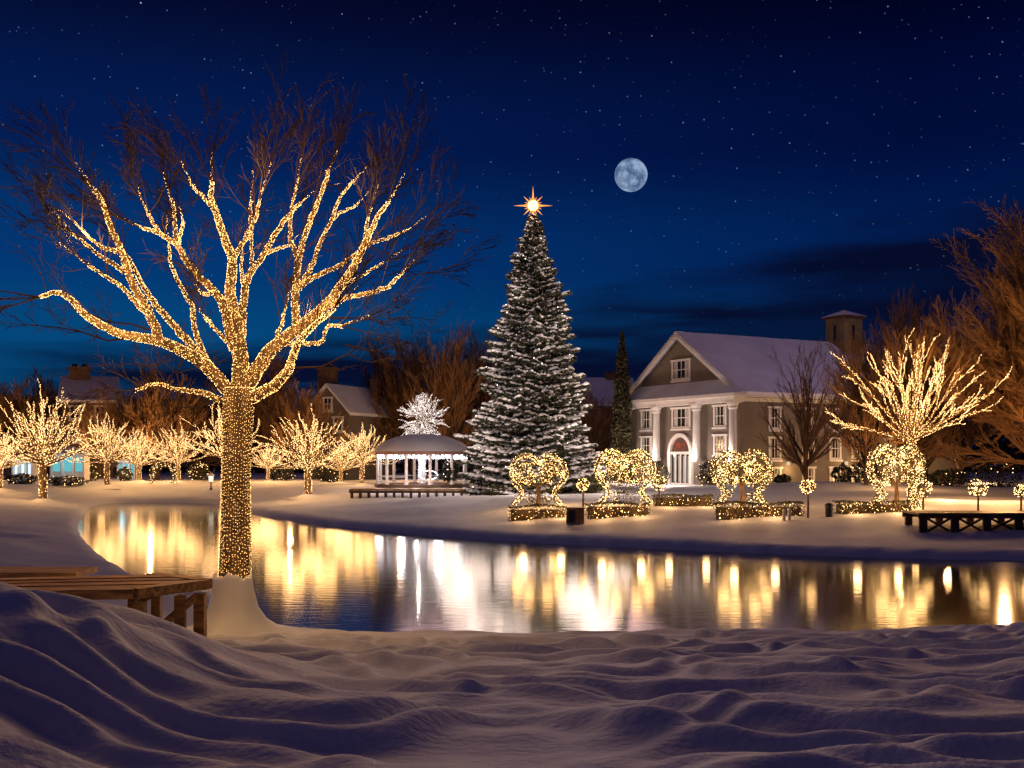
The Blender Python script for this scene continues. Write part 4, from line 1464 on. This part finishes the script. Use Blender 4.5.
lamp((x - 1.0, Y - 4.5, z0 + 0.8), 90, (1.0, 0.6, 0.3), 0.1, name='cypress_fill')  # extra lamp with no fixture, added to lift the cypress


# far dark wood closing the view behind everything
rgw = np.random.default_rng(21)
n_ = 42000
xx = rgw.uniform(-130, 130, n_)
yy = 162 + rgw.uniform(0, 14, n_) + 0.0006 * xx ** 2
hh = 6.5 + 4.5 * vnoise(xx / 9, yy * 0, 3) + 2.0 * vnoise(xx / 2.5, yy * 0, 4)
zz = 1.2 + hh * rgw.uniform(0, 1, n_) ** 0.9
wm = MB(); wm.leaves(np.column_stack([xx, yy, zz]), 0.55, rgw)
for k in range(260):
    q = rgw.uniform(-125, 125)
    wm.tube([(q, 165, 0.8), (q + rgw.normal() * .6, 166, 9.5)], [0.22, 0.05], 4)
wm.build('far_wood', M['dark_tw'], kind='stuff', label='dark far off wood closing the view behind the park')


# ------------------------------------------------------------------ shrubs
def bush(label, px, by, wpx, hpx, Y, material='leaf', seed=0, name='shrub', bulbs=0, group=None, snowy=False):
    rg = np.random.default_rng(seed + 500)
    x = (px - 512) / F * Y
    z0 = gz(x, Y)
    rx, rz_ = wpx / 2 / F * Y, hpx / F * Y
    n_ = int(900 + 500 * rx)
    v = rg.normal(size=(n_, 3)); v /= np.linalg.norm(v, axis=1)[:, None]
    rr_ = rg.uniform(0.55, 1.0, n_) ** 0.6 * (1 + 0.22 * np.sin(v[:, 0] * 7 + seed) * np.cos(v[:, 2] * 6 + seed))
    c = v * rr_[:, None] * np.array((rx, rx * .8, rz_ * .55)) + np.array((0, 0, rz_ * .5))
    c = c[c[:, 2] > -0.1]
    t = thing(name, label, 'shrub', (x, Y, z0), 0, group)
    m = MB(); m.leaves(c, 0.10, rg); m.build('foliage', M[material], t)
    s = MB()
    for k in range(5):
        a = k * 1.256
        s.tube([(0, 0, -0.1), (0.4 * rx * math.cos(a), 0.4 * rx * math.sin(a), rz_ * .6)], [0.05, 0.015], 4)
    s.build('stems', M['bark'], t)
    if bulbs:
        sel = c[rg.integers(0, len(c), bulbs)]
        q = MB(); q.octas(sel * 1.03, 0.035); q.build('string_lights', M['bulb_far'], t)
    if snowy:
        topm = c[c[:, 2] > rz_ * .45]
        topm = topm[rg.integers(0, len(topm), 40)]
        q = MB(); q.blobs(topm, rg.uniform(.1, .22, 40), .06, rg, rg.uniform(0, 6, 40)); q.build('snow', M['snow2'], t, smooth=True)
    return t


bush('dark shrub left of the arched door of the manor', 660, 487, 20, 22, 101, 'needle', 1, bulbs=20)
bush('dark shrub right of the arched door of the manor', 709, 487, 22, 24, 97, 'needle', 2, bulbs=26)
bush('low dark shrub at the near corner of the manor side wall', 782, 488, 18, 9, 96, 'needle', 3)
bush('round clipped dark shrub under the manor side windows', 842, 495, 22, 17, 90, 'needle', 4)
bush('broad dark shrub right of the round clipped one by the manor', 865, 495, 30, 22, 89, 'needle', 5, bulbs=14)
bush('dark hedge mass behind the topiary at the right edge of the lawn', 948, 497, 44, 16, 86, 'needle', 6, bulbs=8)
bush('dark bush behind the small lit ball tree near the right edge', 1000, 497, 50, 30, 88, 'needle', 7, bulbs=10)
bush('low snowy shrub below the left side of the christmas tree', 495, 490, 28, 12, 76, 'leaf', 8, snowy=True)
bush('dim bush between the christmas tree and the middle heart topiary', 588, 492, 32, 20, 78, 'leaf', 9, bulbs=10)
bush('low snowy shrub with a few lights under the teal kiosk', 66, 483, 40, 9, 99, 'needle', 10, bulbs=26, snowy=True)
bush('dark shrub dotted with lights at the far left kiosk', 22, 483, 34, 10, 100, 'needle', 11, bulbs=26, snowy=True)
bush('shrub with warm lights between kiosk and stout trunk', 91, 483, 18, 18, 112, 'leaf', 12, bulbs=50)
bush('dim lit shrub left of the slim tree by the light arch', 124, 484, 16, 13, 113, 'leaf', 13, bulbs=26)
bush('shrub with warm lights behind the wrapped trunk on its left', 199, 484, 24, 18, 116, 'leaf', 14, bulbs=60)
bush('dark shrub right of the wrapped trunk on the far lawn', 282, 486, 26, 13, 112, 'needle', 15, bulbs=18)
bush('dark shrub behind the wide glowing tree left of the gazebo', 330, 487, 34, 16, 108, 'needle', 16, bulbs=40)

# light arches on the left lawn (small reindeer-like frames of lights)
def light_frame(label, px, Y, wpx, hpx, seed):
    x = (px - 512) / F * Y
    z0 = gz(x, Y)
    wd, hh = wpx / F * Y, hpx / F * Y
    t = thing('light_arch', label, 'light arch', (x, Y, z0), 0, 'small arches of lights on the left lawn')
    a = np.linspace(0, math.pi, 15)
    pts = np.vstack([[(-wd / 2, 0, 0)], np.column_stack([-wd / 2 * np.cos(a), 0 * a, hh * .55 + hh * .45 * np.sin(a)]), [(wd / 2, 0, 0)]])
    m = MB(); m.tube(pts, np.full(len(pts), .05), 5); m.build('frame', M['leaf'], t)
    rg = np.random.default_rng(seed)
    q = MB(); c = bulbs_along(rg, pts, np.full(len(pts), .05), 0.05, 2.0, 0.06); c = c + rg.normal(size=c.shape) * .12; q.octas(c, 0.03); q.build('string_lights', M['bulb_far'], t)
    f = MB(); c = bulbs_along(rg, pts, np.full(len(pts), .2), 0.012, 1.2, 0.02); f.leaves(c, .10, rg); f.build('foliage', M['leaf'], t)


light_frame('arch of warm lights between the two slim trees left of the wrapped trunk', 163, 104, 22, 20, 1)
# snow-capped lantern standing on the lawn
Y = 100
x = (211 - 512) / F * Y
z0 = gz(x, Y)
t = thing('lantern_post', 'short snow capped white lantern standing left of the wrapped trunk', 'lantern', (x, Y, z0))
m = MB(); m.lathe([(.16, 0), (.12, .1), (.06, .2), (.06, .7), (.2, .75)], 10); m.build('post', M['iron'], t)
m = MB(); m.lathe([(.2, .75), (.24, 1.3)], 8); m.build('lamp_glass', emat('lantern_glass', (1, .82, .6), 1.4), t)
m = MB(); m.lathe([(.34, 1.3), (.3, 1.42), (0.0, 1.6)], 10, cap=False); m.build('snow_cap', M['snow2'], t)


# ------------------------------------------------------------------ heart topiaries
def heart_pt(t, w_, h_):
    X = 16 * np.sin(t) ** 3 / 16.0
    Z = (13 * np.cos(t) - 5 * np.cos(2 * t) - 2 * np.cos(3 * t) - np.cos(4 * t)) / 17.0
    return X * w_, Z * h_


def topiary(label, px, by, ty, wpx, Y, seed, dens=0.85, trunk=True, ring=False, group='heart shaped topiaries covered in lights'):
    rg = np.random.default_rng(seed)
    x = (px - 512) / F * Y
    z0 = gz(x, Y)
    h = EYE + (455 - ty) / F * Y - z0
    w_ = wpx / 2 / F * Y
    t = thing('heart_topiary', label, 'topiary', (x, Y, z0), 0, group)
    hb = h * 0.30
    hc = h * 0.60
    frame, leafc, bc = MB(), [], []
    # outline: flared foot, waist, round lobe, dip at the middle; doubled front and back
    half = np.array([(0.92, 0.0), (0.80, 0.07), (0.62, 0.17), (0.56, 0.27), (0.72, 0.37), (0.92, 0.49), (1.0, 0.64), (0.97, 0.79),
                     (0.82, 0.93), (0.58, 1.0), (0.34, 0.985), (0.14, 0.94), (0.0, 0.87)])
    for s in (-1, 1):
        for dy in (-0.20, 0.20):
            k_ = half * (1 + rg.normal(size=half.shape) * 0.02)
            P = np.column_stack([s * k_[:, 0] * w_, np.full(len(k_), dy), k_[:, 1] * h * 0.985])
            frame.tube(P, np.full(len(P), 0.035), 5)
            bc.append(bulbs_along(rg, P, np.full(len(P), 0.06), 0.019 / dens, 1.5, 0.03))
            leafc.append(bulbs_along(rg, P, np.full(len(P), 0.08), 0.012, 1.6, 0.05))
        # scrolls inside each lobe and foot
        for k in range(10 if not ring else 6):
            low = k % 4 == 3
            cxx = s * w_ * rg.uniform(0.30, 0.68)
            czz = h * (rg.uniform(0.10, 0.26) if low else rg.uniform(0.5, 0.84))
            rr_ = rg.uniform(0.12, 0.22) if low else rg.uniform(0.2, 0.42)
            a = np.linspace(0, rg.uniform(3, 6), 12) + rg.uniform(0, 6)
            P = np.column_stack([cxx + rr_ * np.cos(a), rg.uniform(-.3, .3) + 0 * a, czz + rr_ * np.sin(a)])
            P = P[(np.abs(P[:, 0]) < w_ * 0.95) & (P[:, 2] > 0.05)]
            if len(P) < 3:
                continue
            frame.tube(P, np.full(len(P), 0.02), 4)
            bc.append(bulbs_along(rg, P, np.full(len(P), .05), 0.035 / dens, 1.5, 0.03))
            leafc.append(bulbs_along(rg, P, np.full(len(P), .08), 0.016, 1.6, 0.05))
    # loose foliage and clumps of lights filling the lobes
    n_ = int(1500 * dens)
    ca_ = rg.uniform(0, 2 * math.pi, n_)
    q_ = np.sqrt(rg.uniform(0.05 if not ring else 0.55, 1, n_))
    sg = rg.choice([-1, 1], n_)
    c = np.column_stack([(sg * 0.48 + 0.49 * q_ * np.cos(ca_)) * w_, rg.uniform(-.3, .3, n_), (0.66 + 0.31 * q_ * np.sin(ca_)) * h])
    ctr_ = rg.uniform(0, 1, n_) < 0.28
    c[ctr_, 0] = rg.normal(size=ctr_.sum()) * 0.22 * w_
    c[ctr_, 2] = h * rg.uniform(0.42 if not ring else 0.7, 0.90, ctr_.sum())
    leafc.append(c)
    if not trunk or dens < 0.8:      # dark evergreen body between the feet
        lowc = np.column_stack([rg.normal(size=700) * w_ * 0.26, rg.uniform(-.25, .25, 700), rg.uniform(0, 0.5, 700) * h])
        leafc.append(lowc)
    sel = c[rg.integers(0, n_, int((55 if not ring else 70) * dens))]
    m_ = 12
    clus = np.repeat(sel, m_, 0) + rg.normal(size=(m_ * len(sel), 3)) * 0.075
    bc.append(clus)
    frame.build('frame', M['iron'], t)
    lf = MB(); lf.leaves(np.vstack(leafc), 0.055, rg); lf.build('foliage', M['leaf'], t)
    bl = MB(); allb = np.vstack(bc); bl.octas(allb + rg.normal(size=allb.shape) * 0.022, 0.006 + 0.016 * rg.uniform(0, 1, len(allb)) ** 2); bl.build('string_lights', M['bulb'], t)
    if trunk:
        tk = MB()
        tk.tube([(0, 0, -.1), (0.05, 0, h * .22), (-0.02, 0, h * .40)], [0.16, 0.12, 0.09], 8)
        for s in (-1, 1):
            tk.tube([(-0.02, 0, h * .36), (s * w_ * .25, 0.05, h * .52), (s * w_ * .5, 0, h * .70)], [0.09, 0.06, 0.03], 6)
        tk.build('trunk', M['bark'], t)
    for q, qz in ((-0.75, .66), (-0.35, .82), (0.35, .82), (0.75, .66)):
        lamp((x + q * w_, Y - 0.8, z0 + h * qz), 25, WARM, 0.32, name='topiary_glow')
    for q in (-0.6, 0.6):
        lamp((x + q * w_, Y - 0.75, z0 + 0.5), 42, WARM, 0.35, name='topiary_glow')
    return t


topiary('loose heart topiary of golden lights in front of the christmas tree', 538, 500, 455, 54, 61, 71, dens=0.75)
topiary('bright heart topiary with clear twin lobes left of the manor door', 625, 503, 451, 58, 60, 72, dens=0.9, trunk=False)
topiary('rounded heart topiary with a visible trunk in front of the manor corner', 742, 508, 452, 56, 57, 73, dens=0.9)
topiary('ring shaped topiary of golden lights at the foot of the fan shaped tree', 896, 510, 446, 52, 56, 74, dens=0.9, ring=True)


def ball_tree(label, px, by, cy_, rpx, Y, seed, pot=False):
    rg = np.random.default_rng(seed)
    x = (px - 512) / F * Y
    z0 = gz(x, Y)
    zc = EYE + (455 - cy_) / F * Y - z0
    r = rpx / F * Y
    t = thing('ball_topiary', label, 'topiary', (x, Y, z0), 0, 'small ball topiaries on thin stems')
    m = MB(); m.tube([(0, 0, -.1), (0.01, 0, zc * .5), (0, 0, zc)], [.06, .05, .04], 6); m.build('stem', M['bark'], t)
    v = rg.normal(size=(500, 3)); v /= np.linalg.norm(v, axis=1)[:, None]
    c = v * (r * rg.uniform(.5, 1.05, 500) ** .7)[:, None] + np.array((0, 0, zc))
    m = MB(); m.leaves(c, .06, rg); m.build('foliage', M['leaf'], t)
    m = MB(); m.octas(c[:120] + v[:120] * .03, rg.uniform(.008, .024, 120)); m.build('string_lights', M['bulb'], t)
    lamp((x, Y - r - .3, z0 + zc), 10, WARM, .25, name='topiary_glow')
    return t


ball_tree('lit ball topiary on a slim stem beside the wooden planter box', 583, 503, 484, 6, 57, 1)
ball_tree('lit ball topiary at the right foot of the twin lobed heart', 659, 503, 483, 8, 60, 2)
ball_tree('lit ball topiary on a dark stem in front of the slender bare tree', 808, 515, 487, 7.5, 52, 3)
ball_tree('lit ball topiary just right of the ring shaped topiary', 923, 508, 489, 8.5, 54, 4)
ball_tree('lit ball topiary standing behind the middle of the right boardwalk', 978, 512, 488, 9, 52, 5)
ball_tree('lit ball topiary cut off by the right edge of the photo', 1021, 512, 491, 6, 52, 6)


# ------------------------------------------------------------------ hedges
def hedge(label, px0, px1, Y, hgt, dep, seed, nb=160, by=None, Y2=None):
    rg = np.random.default_rng(seed)
    Y2 = Y2 or Y
    xa, xb = (px0 - 512) / F * Y, (px1 - 512) / F * Y2
    L = math.hypot(xb - xa, Y2 - Y)
    an = math.atan2(Y2 - Y, xb - xa)
    z0 = min(gz(xa, Y), gz(xb, Y2)) - 0.05
    t = thing('hedge', label, 'hedge', ((xa + xb) / 2, (Y + Y2) / 2, z0), an, 'low clipped hedges strung with lights')
    n_ = int(L * 420)
    nb = int(nb * 0.65)
    c = np.column_stack([rg.uniform(-L / 2, L / 2, n_), rg.uniform(-dep / 2, dep / 2, n_), rg.uniform(0.02, hgt, n_)])
    k = rg.integers(0, 3, n_)
    c[k == 0, 1] = -dep / 2 + rg.uniform(-.03, .05, (k == 0).sum())
    c[k == 1, 2] = hgt + rg.uniform(-.06, .03, (k == 1).sum())
    c[:, 2] *= 1 + 0.07 * np.sin(c[:, 0] * 2.1 + seed)
    m = MB(); m.leaves(c, .065, rg); m.build('foliage', M['leaf'], t)
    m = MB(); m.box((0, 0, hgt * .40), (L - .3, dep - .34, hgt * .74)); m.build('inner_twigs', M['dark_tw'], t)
    b_ = np.column_stack([rg.uniform(-L / 2, L / 2, nb), np.full(nb, -dep / 2 - .05) + rg.normal(size=nb) * .02, rg.uniform(.08, hgt, nb)])
    m = MB(); m.octas(b_, 0.006 + 0.014 * rg.uniform(0, 1, nb) ** 2); m.build('string_lights', M['bulb'], t)
    for q in np.arange(-L / 2 + 0.8, L / 2, 2.0):
        lx, ly = math.cos(an) * q + math.sin(an) * (dep / 2 + .5), math.sin(an) * q - math.cos(an) * (dep / 2 + .5)
        lamp(((xa + xb) / 2 + lx, (Y + Y2) / 2 + ly, z0 + hgt * .9), 34, (1.0, .54, .22), .2, name='hedge_glow')


hedge('low lit hedge below the loose heart topiary', 508, 566, 57, 0.86, 0.9, 1, 110)
hedge('low lit hedge just right of the wooden planter box', 585, 650, 55.5, 0.86, 1.0, 2, 170)
hedge('low lit hedge set back between the twin lobed heart and the rounded heart', 652, 713, 58.5, 0.62, 0.9, 3, 60)
hedge('low lit hedge under the rounded heart topiary', 714, 802, 53, 0.86, 1.0, 4, 220)
hedge('low lit hedge running right from the dark litter bin to the ring topiary', 835, 912, 53, 0.62, 1.0, 5, 170)

# planter box
Y = 54.5
x = (575 - 512) / F * Y
z0 = gz(x, Y)
t = thing('planter_box', 'square wooden planter box with a dark front panel between two hedges', 'planter', (x, Y, z0))
m = MB()
for k in range(5):
    m.box((-0.36 + k * 0.18, -0.36, 0.36), (0.165, 0.05, 0.76)); m.box((-0.36 + k * 0.18, 0.36, 0.36), (0.165, 0.05, 0.76))
    m.box((-0.42, -0.28 + k * 0.14, 0.36), (0.05, 0.13, 0.76)); m.box((0.42, -0.28 + k * 0.14, 0.36), (0.05, 0.13, 0.76))
m.box((0, 0, 0.77), (0.98, 0.84, 0.06)); m.build('box', M['wood'], t)
m = MB(); m.box((-0.18, -0.40, 0.36), (0.36, 0.02, 0.62)); m.build('panel', M['iron'], t)
# litter bin and bollard
Y = 52
x = (829 - 512) / F * Y
t = thing('litter_bin', 'small black litter bin in the gap between two hedges', 'bin', (x, Y, gz(x, Y)))
m = MB(); m.lathe([(.17, 0), (.19, .5), (.21, .52), (.21, .58)], 14); m.build('body', M['iron'], t)
m = MB(); m.lathe([(.2, .58), (.12, .66), (0, .68)], 14, cap=False); m.build('lid', M['iron'], t)
for px, lab in ((784, 'left of two stubby white bollards in front of the hedge under the rounded heart'), (789.5, 'right of two stubby white bollards in front of the hedge under the rounded heart')):
    Y = 51.6
    x = (px - 512) / F * Y
    t = thing('bollard', lab, 'bollard', (x, Y, gz(x, Y)), 0, 'stubby white bollards')
    m = MB(); m.lathe([(.08, 0), (.07, .45)], 10); m.build('post', M['white'], t)
    m = MB(); m.lathe([(.09, .45), (.09, .5), (0, .56)], 10, cap=False); m.build('cap', M['snow2'], t)

# ------------------------------------------------------------------ right boardwalk
Y = 47.5
xa = (918 - 512) / F * Y
zt = EYE - (513 - 455) / F * Y
t = thing('boardwalk', 'raised timber boardwalk with cross braced posts at the right edge of the photo', 'boardwalk', (xa, Y, 0))
m = MB()
for k in range(4):
    m.box((5.5, 0.25 + k * 0.5, zt - .04), (11.0, 0.47, 0.08))
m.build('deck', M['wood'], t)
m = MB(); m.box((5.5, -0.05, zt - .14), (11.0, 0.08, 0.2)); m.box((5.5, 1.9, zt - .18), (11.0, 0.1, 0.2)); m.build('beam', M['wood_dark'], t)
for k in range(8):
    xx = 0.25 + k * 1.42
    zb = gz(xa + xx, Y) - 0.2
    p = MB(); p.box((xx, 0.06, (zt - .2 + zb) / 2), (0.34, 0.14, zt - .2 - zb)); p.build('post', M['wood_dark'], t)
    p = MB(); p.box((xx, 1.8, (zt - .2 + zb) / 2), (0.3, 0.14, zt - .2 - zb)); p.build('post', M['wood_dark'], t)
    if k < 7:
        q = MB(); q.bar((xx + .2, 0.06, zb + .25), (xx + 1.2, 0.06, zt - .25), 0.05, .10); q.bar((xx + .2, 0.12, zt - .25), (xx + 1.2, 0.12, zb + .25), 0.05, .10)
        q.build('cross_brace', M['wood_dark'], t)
lamp((xa + 2.5, Y + 1.0, gz(xa + 2.5, Y + 1) + 0.55), 7, WARM, .25, name='deck_glow')
lamp((xa + 6.5, Y + 1.0, gz(xa + 6.5, Y + 1) + 0.55), 7, WARM, .25, name='deck_glow')

# ------------------------------------------------------------------ near dock
t = thing('dock', 'weathered wooden jetty behind the snow drift at the left edge', 'dock', (-5.5, 16, 0))
o3 = np.array((-5.5, 16))
zt = 2.30


def dk_(p):
    return (p[0] - o3[0], p[1] - o3[1])


A, B, C_, D_ = (-5.45, 15.0), (-4.62, 16.2), (-5.75, 17.15), (-10.6, 16.0)
E_ = (-10.6, 14.4)
na = np.array(A); nb_ = np.array(B)
# planks run along the jetty, from the head end (A-B-C) to the shore end
m = MB()
npk = 7
front0, front1 = np.array(E_), np.array(A)
for k in range(npk):
    f0, f1 = k / npk, (k + 0.94) / npk
    h0 = np.array(A) + (np.array(C_) - np.array(A)) * f0
    h1 = np.array(A) + (np.array(C_) - np.array(A)) * f1
    s0 = np.array(E_) + (np.array(D_) - np.array(E_)) * f0
    s1 = np.array(E_) + (np.array(D_) - np.array(E_)) * f1
    mid = 0.5 * (f0 + f1)
    bulge = (np.array(B) - 0.5 * (np.array(A) + np.array(C_))) * (1 - abs(2 * mid - 1.1)) * 1.0
    pts = [s0, h0 + bulge, h1 + bulge, s1]
    zz = zt + 0.012 * ((k * 7) % 3 - 1)
    m.prism([dk_(p) for p in pts], zz - 0.07, zz)
m.build('deck', M['wood'], t)
m = MB()
hA, hB, hC = np.array(A) + (.1, .1), np.array(B) + (-.02, .0), np.array(C_) + (.0, -.08)
for p, q in ((E_, hA), (hA, hB), (hB, hC)):
    m.bar((*dk_(p), zt - .055), (*dk_(q), zt - .055), 0.22, 0.14)
m.build('beam', M['wood'], t)
for p, wd in ((hB + (-.10, .02), .16), (hB + (-.32, -.25), .14), (hA + (.05, .1), .15), (hC + (.1, -.1), .14), ((-7.0, 15.2), .15), ((-8.6, 14.9), .15), ((-5.9, 16.6), .12), ((-6.4, 15.6), .12)):
    zb = gz(p[0], p[1]) - 0.3
    q = MB(); q.box((*dk_(p), (zt - .2 + zb) / 2), (wd, wd, zt - .2 - zb)); q.build('post', M['wood'], t)
m = MB()
m.bar((*dk_(hB + (-.15, -.05)), zt - .25), (*dk_(hB + (-.75, -.75)), zt - .85), .06, .10)
m.build('brace', M['wood'], t)
m = MB(); m.bar((*dk_(hC + (.1, -.1)), zt - .25), (*dk_(hC + (-.7, -.3)), zt - .85), .06, .10)
m.build('brace', M['wood'], t)
# second raised platform further left
t = thing('dock', 'short raised plank platform at the left edge just beyond the jetty', 'dock', (-9.2, 18.2, 0))
zt2 = 2.20
m = MB()
for k in range(3):
    m.box((-0.65, -0.3 + k * .32, zt2), (5.2, 0.30, 0.09))
m.build('deck', M['wood'], t)
for xx in (-2.6, -0.8, 1.5):
    zb = gz(-9.2 + xx, 18.1) - .2
    p = MB(); p.box((xx, -.05, (zt2 - .05 + zb) / 2), (.16, .16, zt2 - .05 - zb)); p.build('post', M['wood'], t)
p = MB(); p.box((-0.6, -.34, zt2 - .12), (5.0, .07, .14)); p.build('beam', M['wood'], t)
